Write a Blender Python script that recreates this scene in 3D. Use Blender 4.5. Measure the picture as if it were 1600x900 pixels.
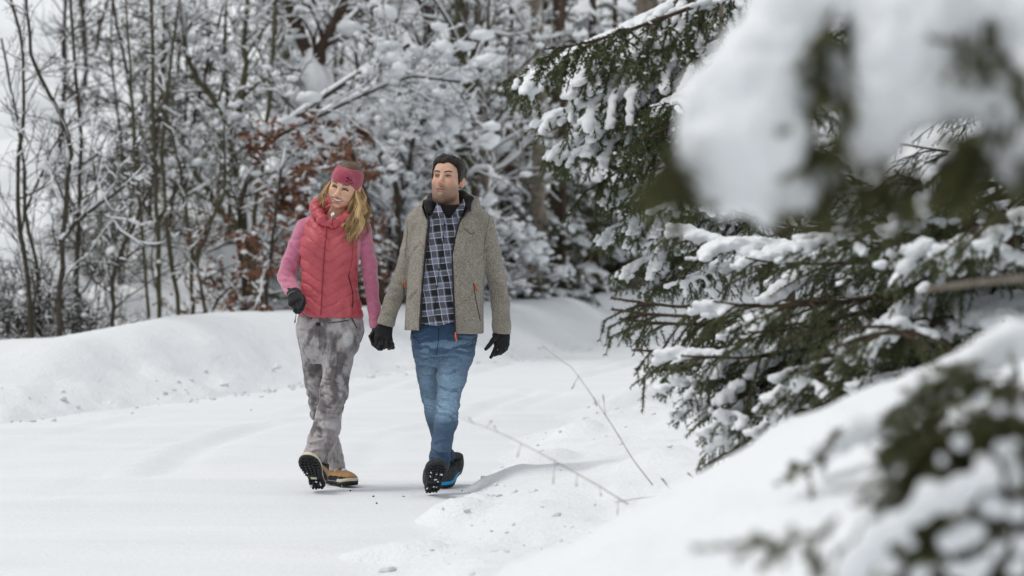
import bpy, bmesh, math, random
import numpy as np
import openvdb as vdb
from mathutils import Vector, Matrix
from mathutils.bvhtree import BVHTree

for o in list(bpy.data.objects):
    bpy.data.objects.remove(o)
SC = bpy.context.scene
COL = SC.collection
R = math.radians

# ---------------------------------------------------------------- camera, light, exposure
FPX, CAMZ, D0 = 3778.0, 1.35, 12.9          # focal length in photo pixels, lens height, distance of the couple
PITCH = math.atan(71 / FPX)
cam_d = bpy.data.cameras.new('camera')
cam = bpy.data.objects.new('camera', cam_d)
COL.objects.link(cam)
cam.location = (0, 0, CAMZ)
cam.rotation_euler = (math.pi / 2 - PITCH, 0, 0)
cam_d.sensor_width = 36.0
cam_d.lens = FPX * 36 / 1600
cam_d.clip_start = 0.05
cam_d.clip_end = 1000
cam_d.dof.use_dof = True
cam_d.dof.focus_distance = 13.0
cam_d.dof.aperture_fstop = 2.5
SC.camera = cam

SUN_EL, SUN_AZ = 60, -98                      # azimuth measured clockwise from +Y: light comes from the left, behind the camera
W = bpy.data.worlds.new('World')
SC.world = W
W.use_nodes = True
nt = W.node_tree
sky = nt.nodes.new('ShaderNodeTexSky')
sky.sky_type = 'NISHITA'
sky.sun_disc = False
sky.sun_elevation = R(SUN_EL)
sky.sun_rotation = R(SUN_AZ)
sky.air_density = 1.0
sky.dust_density = 6.0
hs = nt.nodes.new('ShaderNodeHueSaturation')   # an overcast sky is the same light without the blue
hs.inputs['Saturation'].default_value = 0.30
nt.links.new(sky.outputs[0], hs.inputs['Color'])
cl_ = nt.nodes.new('ShaderNodeMix')              # the cloud layer evens that light out over the whole dome
cl_.data_type = 'RGBA'
cl_.inputs[0].default_value = 0.7
cl_.inputs[7].default_value = (4.8, 4.98, 5.12, 1)
nt.links.new(hs.outputs[0], cl_.inputs[6])
nt.links.new(cl_.outputs[2], nt.nodes['Background'].inputs[0])
nt.nodes['Background'].inputs[1].default_value = 0.15
sun_d = bpy.data.lights.new('sun', 'SUN')
sun_d.energy = 1.35
sun_d.angle = R(20)
sun_d.color = (1, 0.97, 0.93)
sun = bpy.data.objects.new('sun', sun_d)
COL.objects.link(sun)
_sd = Vector((math.sin(R(SUN_AZ)) * math.cos(R(SUN_EL)), math.cos(R(SUN_AZ)) * math.cos(R(SUN_EL)), math.sin(R(SUN_EL))))
sun.rotation_euler = _sd.to_track_quat('Z', 'Y').to_euler()
SC.view_settings.view_transform = 'Standard'
SC.view_settings.look = 'None'
SC.view_settings.gamma = 1
SC.view_settings.exposure = -0.22
SC.render.engine = 'CYCLES'
SC.cycles.use_denoising = True
SC.cycles.max_bounces = 8
SC.cycles.diffuse_bounces = 7
SC.cycles.glossy_bounces = 2
SC.cycles.transmission_bounces = 2
SC.cycles.caustics_reflective = False
SC.cycles.caustics_refractive = False

# ---------------------------------------------------------------- helpers
def P(px, py, Y):
    """Where the ray through photo pixel (px, py) is Y metres in front of the lens."""
    u, v = (px - 800) / FPX, (450 - py) / FPX
    d = Vector((u, math.cos(PITCH) + v * math.sin(PITCH), -math.sin(PITCH) + v * math.cos(PITCH)))
    return Vector((0, 0, CAMZ)) + d * (Y / d.y)

def PA(px, py, Y):
    return np.array(P(px, py, Y))

def tag(o, label=None, cat=None, group=None, kind=None):
    for k, v in (('label', label), ('category', cat), ('group', group), ('kind', kind)):
        if v:
            o[k] = v
    return o

def empty(name, loc=(0, 0, 0), rz=0.0):
    o = bpy.data.objects.new(name, None)
    COL.objects.link(o)
    o.location = loc
    o.rotation_euler = (0, 0, rz)
    return o

def link(name, me, parent=None):
    o = bpy.data.objects.new(name, me)
    COL.objects.link(o)
    if parent is not None:
        o.parent = parent
        if name in ('snow_load', 'needles', 'leaves', 'crown', 'tread', 'tread_snow', 'hair_locks', 'hair_tufts', 'laces'):
            o['kind'] = 'stuff'
    return o

def mk_mesh(name, V, F, mats, smooth=True, cols=None, fmat=None):
    """V (n,3); F an array (m,3|4) or a list of such arrays."""
    V = np.asarray(V, np.float32)
    Fs = [np.asarray(f, np.int32) for f in (F if isinstance(F, list) else [F]) if len(f)]
    me = bpy.data.meshes.new(name)
    me.vertices.add(len(V))
    me.vertices.foreach_set('co', V.ravel())
    nl = sum(f.size for f in Fs)
    npoly = sum(len(f) for f in Fs)
    me.loops.add(nl)
    me.loops.foreach_set('vertex_index', np.concatenate([f.ravel() for f in Fs]))
    me.polygons.add(npoly)
    tot = np.concatenate([np.full(len(f), f.shape[1], np.int32) for f in Fs])
    st = np.concatenate([[0], np.cumsum(tot)[:-1]]).astype(np.int32)
    me.polygons.foreach_set('loop_start', st)
    if smooth:
        me.polygons.foreach_set('use_smooth', np.ones(npoly, bool))
    if not isinstance(mats, (list, tuple)):
        mats = [mats]
    for m in mats:
        me.materials.append(m)
    if fmat is not None:
        me.polygons.foreach_set('material_index', np.asarray(fmat, np.int32))
    me.update(calc_edges=True)
    me.validate()
    if cols is not None:
        at = me.color_attributes.new('Col', 'FLOAT_COLOR', 'POINT')
        c = np.ones((len(V), 4), np.float32)
        c[:, :3] = cols
        at.data.foreach_set('color', c.ravel())
    return me

def normals(me):
    n = np.empty(len(me.vertices) * 3, np.float32)
    me.vertex_normals.foreach_get('vector', n)
    return n.reshape(-1, 3)

def coords(me):
    v = np.empty(len(me.vertices) * 3, np.float32)
    me.vertices.foreach_get('co', v)
    return v.reshape(-1, 3)

def resample(pts, n):
    pts = np.asarray(pts, float)
    d = np.concatenate([[0], np.cumsum(np.linalg.norm(np.diff(pts, axis=0), axis=1))])
    s = np.linspace(0, d[-1], n)
    return np.stack([np.interp(s, d, pts[:, i]) for i in range(3)], 1)

def displace(me, f):
    v, n = coords(me), normals(me)
    v2 = v + n * np.asarray(f(v), np.float32)[:, None]
    me.vertices.foreach_set('co', v2.ravel().astype(np.float32))
    me.update()
    return me

def set_cols(me, c):
    at = me.color_attributes.get('Col') or me.color_attributes.new('Col', 'FLOAT_COLOR', 'POINT')
    a = np.ones((len(me.vertices), 4), np.float32)
    a[:, :3] = c
    at.data.foreach_set('color', a.ravel())

def _hash(i, j, k, seed):
    n = (i * 374761393 + j * 668265263 + k * 2147483647 + seed * 1274126177) & 0xFFFFFFFF
    n = ((n ^ (n >> 13)) * 1274126177) & 0xFFFFFFFF
    return ((n ^ (n >> 16)) & 0xFFFF) / 65535.0

def vnoise(p, freq=1.0, seed=0):
    """Value noise in 0..1; p (n,3), freq a number or three."""
    q = np.asarray(p, np.float64) * np.asarray(freq, np.float64)
    i = np.floor(q).astype(np.int64)
    f = q - i
    f = f * f * (3 - 2 * f)
    out = 0
    for a in (0, 1):
        wx = f[:, 0] if a else 1 - f[:, 0]
        for b in (0, 1):
            wy = f[:, 1] if b else 1 - f[:, 1]
            for c in (0, 1):
                wz = f[:, 2] if c else 1 - f[:, 2]
                out = out + wx * wy * wz * _hash(i[:, 0] + a, i[:, 1] + b, i[:, 2] + c, seed)
    return out

def fbm(p, freq, seed=0, oct=3):
    s, a, t = 0, 1.0, 0
    for k in range(oct):
        s = s + a * vnoise(p, np.asarray(freq) * 2 ** k, seed + k)
        t += a
        a *= 0.5
    return s / t

def sm(a, b, x):
    t = np.clip((np.asarray(x, float) - a) / (b - a), 0, 1)
    return t * t * (3 - 2 * t)

class Field:
    """A distance field on a grid; shapes are melted together and turned into one surface."""
    def __init__(s, lo, hi, h):
        s.h = h
        s.lo = np.asarray(lo, float) - 3 * h
        n = np.ceil((np.asarray(hi, float) + 3 * h - s.lo) / h).astype(int) + 1
        s.d = np.full(n, 0.2, np.float32)
        s.ax = [s.lo[i] + h * np.arange(n[i]) for i in range(3)]
    def sub(s, lo, hi):
        a = [max(0, int(math.floor((lo[i] - s.lo[i]) / s.h))) for i in range(3)]
        b = [min(s.d.shape[i], int(math.ceil((hi[i] - s.lo[i]) / s.h)) + 1) for i in range(3)]
        if any(b[i] <= a[i] for i in range(3)):
            return None
        sl = tuple(slice(a[i], b[i]) for i in range(3))
        X = s.ax[0][sl[0]][:, None, None]
        Y = s.ax[1][sl[1]][None, :, None]
        Z = s.ax[2][sl[2]][None, None, :]
        return sl, X, Y, Z
    def add(s, fn, lo, hi, k=0.0):
        m = max(k, 2.5 * s.h)
        r = s.sub(np.asarray(lo) - m, np.asarray(hi) + m)
        if r is None:
            return
        sl, X, Y, Z = r
        b = fn(X, Y, Z)
        a = s.d[sl]
        if k > 0:
            h = np.maximum(k - np.abs(a - b), 0) / k
            s.d[sl] = np.minimum(a, b) - h * h * k * 0.25
        else:
            s.d[sl] = np.minimum(a, b)
    def carve(s, fn, lo=None, hi=None, k=0.0):
        r = s.sub(lo if lo is not None else s.lo, hi if hi is not None else s.lo + s.h * np.array(s.d.shape))
        if r is None:
            return
        sl, X, Y, Z = r
        b = -fn(X, Y, Z)
        a = s.d[sl]
        if k > 0:
            h = np.maximum(k - np.abs(a - b), 0) / k
            s.d[sl] = np.maximum(a, b) + h * h * k * 0.25
        else:
            s.d[sl] = np.maximum(a, b)
    def cone(s, a, b, ra, rb, k=0.0, sy=1.0):
        a, b = np.asarray(a, float), np.asarray(b, float)
        rm = max(ra, rb) * max(1, sy)
        ba = b - a
        bb = np.array([ba[0], ba[1] / sy, ba[2]])
        L = max(float(bb @ bb), 1e-12)
        def fn(X, Y, Z):
            x, y, z = X - a[0], (Y - a[1]) / sy, Z - a[2]
            t = np.clip((x * bb[0] + y * bb[1] + z * bb[2]) / L, 0, 1)
            return np.sqrt((x - t * bb[0]) ** 2 + (y - t * bb[1]) ** 2 + (z - t * bb[2]) ** 2) - (ra + (rb - ra) * t)
        s.add(fn, np.minimum(a, b) - rm, np.maximum(a, b) + rm, k)
    def chain(s, pts, rad, k=0.0, sy=1.0):
        for i in range(len(pts) - 1):
            s.cone(pts[i], pts[i + 1], rad[i], rad[i + 1], k, sy)
    def ell(s, c, r, k=0.0, rot=None, op='add'):
        c, r = np.asarray(c, float), np.asarray(r, float)
        m = float(r.max())
        M = None if rot is None else np.array(rot.to_3x3() if hasattr(rot, 'to_3x3') else rot).T
        def fn(X, Y, Z):
            x, y, z = X - c[0], Y - c[1], Z - c[2]
            if M is not None:
                x, y, z = (M[i, 0] * x + M[i, 1] * y + M[i, 2] * z for i in range(3))
            k0 = np.sqrt((x / r[0]) ** 2 + (y / r[1]) ** 2 + (z / r[2]) ** 2)
            k1 = np.sqrt((x / r[0] ** 2) ** 2 + (y / r[1] ** 2) ** 2 + (z / r[2] ** 2) ** 2)
            return k0 * (k0 - 1) / np.maximum(k1, 1e-9)
        if op == 'add':
            s.add(fn, c - m, c + m, k)
        else:
            s.carve(fn, c - m - k, c + m + k, k)
    def loft(s, rows, k=0.0, n=2.3):
        """rows: (z, cx, cy, half width, half depth)."""
        rows = sorted(rows)
        A = np.array(rows, float)
        z0, z1 = A[0, 0], A[-1, 0]
        def fn(X, Y, Z):
            zc = np.clip(Z, z0, z1)
            cx, cy, a, b = (np.interp(zc, A[:, 0], A[:, i]) for i in (1, 2, 3, 4))
            q = (np.abs((X - cx) / a) ** n + np.abs((Y - cy) / b) ** n) ** (1 / n)
            return np.maximum((q - 1) * np.minimum(a, b), np.maximum(Z - z1, z0 - Z))
        lo = [(A[:, 1] - A[:, 3]).min(), (A[:, 2] - A[:, 4]).min(), z0]
        hi = [(A[:, 1] + A[:, 3]).max(), (A[:, 2] + A[:, 4]).max(), z1]
        s.add(fn, lo, hi, k)
    def shell(s, t):
        s.d = np.maximum(s.d, -(s.d + t))
    def arrays(s, adapt=0.0):
        b = 3 * s.h
        g = vdb.FloatGrid(b)
        g.copyFromArray(np.clip(s.d, -b, b).astype(np.float32))
        if adapt > 0:
            p, t, q = g.convertToPolygons(0.0, adapt)
        else:
            p, q = g.convertToQuads(0.0)
            t = np.zeros((0, 3), np.int32)
        p = np.asarray(p, float) * s.h + s.lo
        t, q = np.asarray(t)[:, ::-1], np.asarray(q)[:, ::-1]
        tri = np.concatenate([x for x in (t, q[:, [0, 1, 2]] if len(q) else t[:0], q[:, [0, 2, 3]] if len(q) else t[:0])])
        v = p - p.mean(0)
        vol = np.einsum('ij,ij->i', v[tri[:, 0]], np.cross(v[tri[:, 1]], v[tri[:, 2]])).sum()
        if vol < 0:
            t, q = t[:, ::-1], q[:, ::-1]
        return p, [x for x in (t, q) if len(x)]
    def mesh(s, name, mats, adapt=0.0, smooth_iter=1):
        V, F = s.arrays(adapt)
        me = mk_mesh(name, V, F, mats)
        if smooth_iter and adapt == 0:
            bm = bmesh.new()
            bm.from_mesh(me)
            for _ in range(smooth_iter):
                bmesh.ops.smooth_vert(bm, verts=bm.verts, factor=0.5, use_axis_x=True, use_axis_y=True, use_axis_z=True)
            bm.to_mesh(me)
            bm.free()
            me.update()
        return me

class Tubes:
    """Collects tapering tubes (polylines with a radius per point) into one mesh."""
    def __init__(s):
        s.V, s.F, s.C, s.n = [], [], [], 0
    def add(s, pts, rad, k=5, col=None, flat=1.0, cap=True):
        pts = np.asarray(pts, float)
        m = len(pts)
        rad = np.broadcast_to(np.asarray(rad, float), (m,))
        T = np.gradient(pts, axis=0)
        T /= np.linalg.norm(T, axis=1, keepdims=True) + 1e-12
        ref = np.array([0.0, 0.0, 1.0]) if abs(T[:, 2]).mean() < 0.8 else np.array([1.0, 0.13, 0.0])
        A = np.cross(T, ref)
        A /= np.linalg.norm(A, axis=1, keepdims=True) + 1e-12
        B = np.cross(A, T)
        th = np.linspace(0, 2 * np.pi, k, endpoint=False)
        ring = A[:, None, :] * np.cos(th)[None, :, None] + B[:, None, :] * (flat * np.sin(th))[None, :, None]
        V = pts[:, None, :] + ring * rad[:, None, None]
        s.V.append(V.reshape(-1, 3))
        i = np.arange(m - 1)[:, None] * k
        j = np.arange(k)[None, :]
        j2 = (j + 1) % k
        q = np.stack([i + j, i + j2, i + k + j2, i + k + j], -1).reshape(-1, 4) + s.n
        s.F.append(q)
        nv = m * k
        if cap:
            s.V.append(pts[[0, -1]])
            c0, c1 = s.n + nv, s.n + nv + 1
            jj = np.arange(k)
            s.F.append(np.stack([jj + s.n + 0, np.full(k, c0), (jj + 1) % k + s.n, (jj + 1) % k + s.n], -1)[:, [0, 1, 2, 2]])
            e = s.n + (m - 1) * k
            s.F.append(np.stack([jj + e, (jj + 1) % k + e, np.full(k, c1), np.full(k, c1)], -1))
            nv += 2
        if col is not None:
            s.C.append(np.broadcast_to(np.asarray(col, float), (nv, 3)))
        s.n += nv
    def mesh(s, name, mat, smooth=True):
        V = np.concatenate(s.V)
        F = np.concatenate(s.F)
        deg = F[:, 2] == F[:, 3]
        return mk_mesh(name, V, [F[~deg], F[deg][:, :3]], mat, smooth, np.concatenate(s.C) if s.C else None)

def boxes_mesh(name, items, mat):
    """items: (centre, half sizes, 3x3 axes) boxes joined."""
    V, F = [], []
    base = np.array([[x, y, z] for x in (-1, 1) for y in (-1, 1) for z in (-1, 1)], float)
    q = np.array([[0, 1, 3, 2], [4, 6, 7, 5], [0, 4, 5, 1], [2, 3, 7, 6], [0, 2, 6, 4], [1, 5, 7, 3]])
    for i, (c, h, M) in enumerate(items):
        V.append(np.asarray(c) + (base * np.asarray(h)) @ np.asarray(M, float).T)
        F.append(q + 8 * i)
    return mk_mesh(name, np.concatenate(V), np.concatenate(F), mat, False)

# ---------------------------------------------------------------- materials
def new_mat(name):
    m = bpy.data.materials.new(name)
    m.use_nodes = True
    b = m.node_tree.nodes['Principled BSDF']
    return m, m.node_tree, b

def N(t, kind, **kw):
    n = t.nodes.new('ShaderNode' + kind)
    for k, v in kw.items():
        if k in n.inputs:
            n.inputs[k].default_value = v
        else:
            setattr(n, k, v)
    return n

def math_node(t, op, a, b=None, c=None):
    n = t.nodes.new('ShaderNodeMath')
    n.operation = op
    for i, x in enumerate((a, b, c)):
        if x is None:
            continue
        if isinstance(x, (int, float)):
            n.inputs[i].default_value = x
        else:
            t.links.new(x, n.inputs[i])
    return n.outputs[0]

def mixc(t, fac, a, b, blend='MIX'):
    n = t.nodes.new('ShaderNodeMix')
    n.data_type = 'RGBA'
    n.blend_type = blend
    for s, x in ((n.inputs[0], fac), (n.inputs[6], a), (n.inputs[7], b)):
        if isinstance(x, (int, float)):
            s.default_value = x
        elif isinstance(x, (tuple, list)):
            s.default_value = tuple(x) + ((1,) if len(x) == 3 else ())
        else:
            t.links.new(x, s)
    return n.outputs[2]

def ramp(t, fac, stops):
    n = t.nodes.new('ShaderNodeValToRGB')
    el = n.color_ramp.elements
    while len(el) < len(stops):
        el.new(0.5)
    for e, (p, c) in zip(el, stops):
        e.position = p
        e.color = tuple(c) + (1,) if len(c) == 3 else c
    t.links.new(fac, n.inputs[0])
    return n.outputs[0]

def noise_out(t, vec, scale, detail=3, rough=0.55):
    n = t.nodes.new('ShaderNodeTexNoise')
    n.inputs['Scale'].default_value = scale
    n.inputs['Detail'].default_value = detail
    n.inputs['Roughness'].default_value = rough
    if vec is not None:
        t.links.new(vec, n.inputs['Vector'])
    return n.outputs['Fac']

def add_bump(t, b, height, dist=0.01, strength=1.0, prev=None):
    n = t.nodes.new('ShaderNodeBump')
    n.inputs['Distance'].default_value = dist
    n.inputs['Strength'].default_value = strength
    t.links.new(height, n.inputs['Height'])
    if prev is not None:
        t.links.new(prev, n.inputs['Normal'])
    t.links.new(n.outputs[0], b.inputs['Normal'])
    return n.outputs[0]

def simple(name, c1, c2=None, scale=20, rough=0.8, bump=0.0, bscale=None, sheen=0.0, detail=4, spec=0.3, attr=False):
    m, t, b = new_mat(name)
    tc = t.nodes.new('ShaderNodeTexCoord').outputs['Object']
    b.inputs['Roughness'].default_value = rough
    b.inputs['Specular IOR Level'].default_value = spec
    if attr:
        a = N(t, 'Attribute', attribute_name='Col').outputs['Color']
        if c2 is not None:
            nz = noise_out(t, tc, scale, detail)
            a = mixc(t, 1.0, a, ramp(t, nz, [(0.3, c1), (0.7, c2)]), 'MULTIPLY')
        t.links.new(a, b.inputs['Base Color'])
    elif c2 is None:
        b.inputs['Base Color'].default_value = tuple(c1) + (1,)
    else:
        nz = noise_out(t, tc, scale, detail)
        t.links.new(ramp(t, nz, [(0.32, c1), (0.68, c2)]), b.inputs['Base Color'])
    if bump:
        add_bump(t, b, noise_out(t, tc, bscale or scale * 4, 3), bump)
    if sheen:
        b.inputs['Sheen Weight'].default_value = sheen
        b.inputs['Sheen Roughness'].default_value = 0.5
    return m

M = {}
def snow_mat(name, big, fine, dist, c=(0.84, 0.865, 0.89)):
    m, t, b = new_mat(name)
    tc = t.nodes.new('ShaderNodeTexCoord').outputs['Object']
    b.inputs['Base Color'].default_value = tuple(c) + (1,)
    b.inputs['Roughness'].default_value = 0.7
    b.inputs['Specular IOR Level'].default_value = 0.25
    n1 = noise_out(t, tc, big, 4, 0.6)
    n2 = noise_out(t, tc, fine, 3, 0.7)
    h = math_node(t, 'ADD', n1, math_node(t, 'MULTIPLY', n2, 0.35))
    add_bump(t, b, h, dist)
    return m
M['snow'] = snow_mat('fresh_snow', 5, 45, 0.03)
M['snow_load'] = snow_mat('branch_snow', 18, 90, 0.012)
M['bark'] = simple('dark_bark', (0.03, 0.025, 0.018), (0.09, 0.075, 0.056), 25, 0.9, 0.01)
M['bark_moss'] = simple('mossy_bark', (0.05, 0.047, 0.028), (0.12, 0.107, 0.066), 18, 0.9, 0.01)
M['bark_pale'] = simple('pale_bark', (0.12, 0.1, 0.08), (0.3, 0.26, 0.21), 14, 0.9, 0.015)
M['bark_red'] = simple('spruce_bark', (0.04, 0.026, 0.018), (0.11, 0.075, 0.055), 30, 0.9, 0.01)
M['needle'] = simple('spruce_needles', (0.032, 0.05, 0.02), (0.10, 0.125, 0.045), 9, 0.55, 0)
M['needle_warm'] = simple('spruce_needles_olive', (0.045, 0.055, 0.022), (0.115, 0.125, 0.05), 12, 0.55, 0)
M['needle_close'] = simple('spruce_needles_close', (0.05, 0.06, 0.016), (0.13, 0.14, 0.045), 14, 0.55, 0)
M['leaf'] = simple('dry_beech_leaves', (0.12, 0.05, 0.028), (0.27, 0.125, 0.072), 7, 0.7, 0)
M['stalk'] = simple('dry_stalk', (0.16, 0.14, 0.12), (0.34, 0.31, 0.28), 30, 0.9)
# ---------------------------------------------------------------- the land
RE = np.array([(-1.6, -10), (-1.3, 0), (-1.0, 4), (-0.5, 9), (-0.17, 13), (0.24, 16.4), (0.7, 19.5), (1.36, 24.2), (2.6, 30), (6, 38), (12, 45), (30, 55), (80, 75)], float)
LB = np.array([(-60, -4), (-30, 4), (-14, 9.5), (-8, 13.4), (-3.84, 18.0), (-1.5, 24.0), (0.4, 28.6), (1.8, 34), (5, 42), (11, 50), (30, 61), (80, 80)], float)

def land(x, y):
    x, y = np.asarray(x, float), np.asarray(y, float)
    sh = x.shape
    x, y = x.ravel(), y.ravel()
    p = np.stack([x, y, np.zeros_like(x)], 1)
    e = np.interp(y, RE[:, 1], RE[:, 0])
    yb = np.interp(x, LB[:, 0], LB[:, 1])
    wob = (fbm(p, 0.9, 3) - 0.5)
    # bank on the far side of the road, and the hill behind it
    t = y - yb + wob * 1.6
    crest = np.interp(x, [-20, -6, -4.3, -3.4, -2, 0, 2, 6, 20], [0.45, 0.44, 0.46, 0.62, 0.60, 0.58, 0.57, 0.6, 0.7])
    zb = crest * sm(-0.2, 4.2, t) ** 0.8
    zb += 0.10 * np.clip(fbm(p, 3.2, 9) - 0.45, 0, 1) * sm(-0.3, 0.3, t) * (1 - sm(1.2, 3.0, t)) * 1.3
    zb += 0.05 * np.clip(vnoise(p, 9.0, 19) - 0.55, 0, 1) * sm(-0.5, 0.1, t) * (1 - sm(0.5, 1.4, t)) * 1.8
    slope = np.interp(x, [-25, -7, -3, 6, 30], [0.17, 0.20, 0.30, 0.30, 0.34])
    tt = np.maximum(t - 8.5, 0)
    hill = slope * (tt - 3 * (1 - np.exp(-tt / 3)))
    hill *= 1 - 0.25 * sm(60, 160, t)
    hill += (fbm(p, 0.22, 5, 3) - 0.5) * 2.2 * sm(8, 20, t) + (fbm(p, 1.1, 6, 3) - 0.5) * 0.5 * sm(6, 10, t)
    zb += hill - 0.22 * sm(5.0, 7.0, t) * (1 - sm(8, 12, t))
    # bank on the near side
    s = x - e + wob * 0.5
    mid = np.interp(s, [-0.2, 0, 0.25, 0.6, 1.5, 3, 6, 12, 60], [0, 0.01, 0.07, 0.12, 0.33, 0.68, 1.15, 1.7, 6])
    mid *= 1 - 0.5 * sm(30, 45, y)
    mid += sm(0, 0.5, s) * ((fbm(p, 1.3, 14) - 0.5) * 0.18 + np.clip(fbm(p, 4.0, 15) - 0.5, 0, 1) * 0.12)
    near = np.interp(x, [-2.2, -1.3, -0.75, -0.2, 0.21, 0.6, 0.85, 1.06, 2, 4, 10], [0, 0.02, 0.2, 0.5, 0.72, 0.93, 1.04, 1.13, 1.35, 1.6, 2.2])
    near = near + ((fbm(p, 1.5, 31) - 0.5) * 0.09 + (fbm(p, 5.0, 32) - 0.5) * 0.07) * sm(-1, 0.2, x)
    ny = np.where(y > 5.2, np.exp(-((y - 5.2) / 2.3) ** 2), 0.80 + 0.2 * sm(3.0, 5.0, y))
    near = near * ny * sm(-9, -2, y)
    zn = np.maximum(mid, near) + 0.04 * np.exp(-((mid - near) / 0.12) ** 2) * sm(-0.1, 0.4, s)
    # clods and lumps beside the road
    for lx, ly, r, h in LUMPS:
        d2 = ((x - lx) ** 2 + (y - ly) ** 2) / (r * r)
        near_ = d2 < 6
        if near_.any():
            q = np.where(near_, h * np.exp(-d2 * d2), 0)
            q[near_] *= 0.75 + 0.5 * fbm(p[near_], 14, 55, 2)
            zn = zn + q
    z = np.where(t > -0.6, np.maximum(zb, 0), 0) + np.where(s > -0.6, np.maximum(zn, 0), 0)
    road = sm(0.0, 0.45, -s) * sm(0.0, 0.5, -t)
    z = z - 0.05 * road
    return z.reshape(sh)

def on_land(px, py, z=0.1):
    Y = (CAMZ - z) * FPX / (py - 379)
    return (px - 800) * Y / FPX, Y
LUMPS = []
for px, py, r, h in ((700, 818, 0.17, 0.10), (738, 800, 0.10, 0.06), (780, 765, 0.16, 0.05), (430, 866, 0.035, 0.035), (405, 868, 0.04, 0.03), (470, 862, 0.05, 0.05),
                     (380, 872, 0.03, 0.02), (560, 870, 0.12, 0.05), (640, 870, 0.15, 0.06), (845, 745, 0.2, 0.07), (900, 700, 0.18, 0.06)):
    lx, ly = on_land(px, py, 0.0)
    LUMPS.append((lx, ly, r, h))

rows = np.concatenate([np.linspace(-9, 2.4, 24), 2.5 + (np.linspace(0, 1, 430) ** 1.9) * 37.5, np.geomspace(40.5, 230, 90)])
us = np.linspace(-1, 1, 430)
us = 0.45 * us + 0.55 * us ** 3
X2 = us[None, :] * (5 + 1.0 * np.abs(rows[:, None]))
Y2 = np.repeat(rows[:, None], len(us), 1)
Z2 = land(X2, Y2)
nr, nc = Z2.shape
ii = np.arange(nr - 1)[:, None] * nc + np.arange(nc - 1)[None, :]
quads = np.stack([ii, ii + 1, ii + nc + 1, ii + nc], -1).reshape(-1, 4)
ground = link('snow_ground', mk_mesh('snow_ground', np.stack([X2, Y2, Z2], -1).reshape(-1, 3), quads, M['snow']))
tag(ground, 'deep snow banks and hillside beside the curving road', kind='structure')

def H(x, y):
    return float(land(np.array([x]), np.array([y]))[0])

# packed snow road: a sheet of its own between the banks
m, t, b = new_mat('packed_snow')
tc = t.nodes.new('ShaderNodeTexCoord').outputs['Object']
b.inputs['Roughness'].default_value = 0.6
b.inputs['Specular IOR Level'].default_value = 0.3
mp = N(t, 'Mapping')
mp.inputs['Rotation'].default_value = (0, 0, R(52))
mp.inputs['Scale'].default_value = (0.22, 1.3, 1)
t.links.new(tc, mp.inputs['Vector'])
streak = noise_out(t, mp.outputs[0], 1.4, 6, 0.55)
t.links.new(ramp(t, streak, [(0.35, (0.80, 0.83, 0.86)), (0.65, (0.86, 0.88, 0.90))]), b.inputs['Base Color'])
hh = math_node(t, 'ADD', streak, math_node(t, 'MULTIPLY', noise_out(t, tc, 30, 4, 0.7), 0.25))
add_bump(t, b, hh, 0.03)
M['road'] = m
yr = np.concatenate([np.linspace(0, 8, 20), np.linspace(8.2, 34, 200), np.linspace(34.5, 60, 40)])
V, nx = [], 90
xl = np.interp(yr, LB[:, 1], LB[:, 0]) - 1.0
xr = np.interp(yr, RE[:, 1], RE[:, 0]) + 0.5
xl = np.maximum(xl, -26)
uu = np.linspace(0, 1, nx) ** 0.6
XX = xl[:, None] + (xr - xl)[:, None] * uu[None, :]
YY = np.repeat(yr[:, None], nx, 1)
pp = np.stack([XX.ravel(), YY.ravel(), 0 * XX.ravel()], 1)
dirn = np.stack([pp[:, 0] * 0.79 - pp[:, 1] * 0.61, (pp[:, 0] * 0.61 + pp[:, 1] * 0.79) * 0.12, pp[:, 2]], 1)
ZZ = (fbm(dirn, 1.6, 77, 3) - 0.5) * 0.05 + (fbm(pp, 5.0, 78, 2) - 0.5) * 0.014
sr = np.interp(pp[:, 1], RE[:, 1], RE[:, 0]) - pp[:, 0] + (fbm(pp, 0.35, 90, 2) - .5) * 0.5
for s0, dep in ((0.75, 0.036), (1.0, 0.02), (2.15, 0.036), (2.42, 0.022), (3.4, 0.02), (4.3, 0.018)):
    ZZ -= dep * np.exp(-((sr - s0) / 0.10) ** 2) * sm(0.35, 0.6, vnoise(pp, 0.6, 91 + int(s0 * 10))) * sm(11, 15, pp[:, 1])
    ZZ += dep * 0.5 * np.exp(-((sr - s0 - 0.17) / 0.07) ** 2) * sm(0.35, 0.6, vnoise(pp, 0.6, 91 + int(s0 * 10))) * sm(11, 15, pp[:, 1])
dp = np.hypot(pp[:, 0] + 0.65, pp[:, 1] - 13.1)
ZZ = ZZ * sm(0.35, 1.6, dp)
ii = np.arange(len(yr) - 1)[:, None] * nx + np.arange(nx - 1)[None, :]
quads = np.stack([ii, ii + 1, ii + nx + 1, ii + nx], -1).reshape(-1, 4)
road = link('snow_road', mk_mesh('snow_road', np.stack([pp[:, 0], pp[:, 1], ZZ], 1), quads, M['road']))
tag(road, 'packed snow road curving between the banks', kind='structure')

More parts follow.
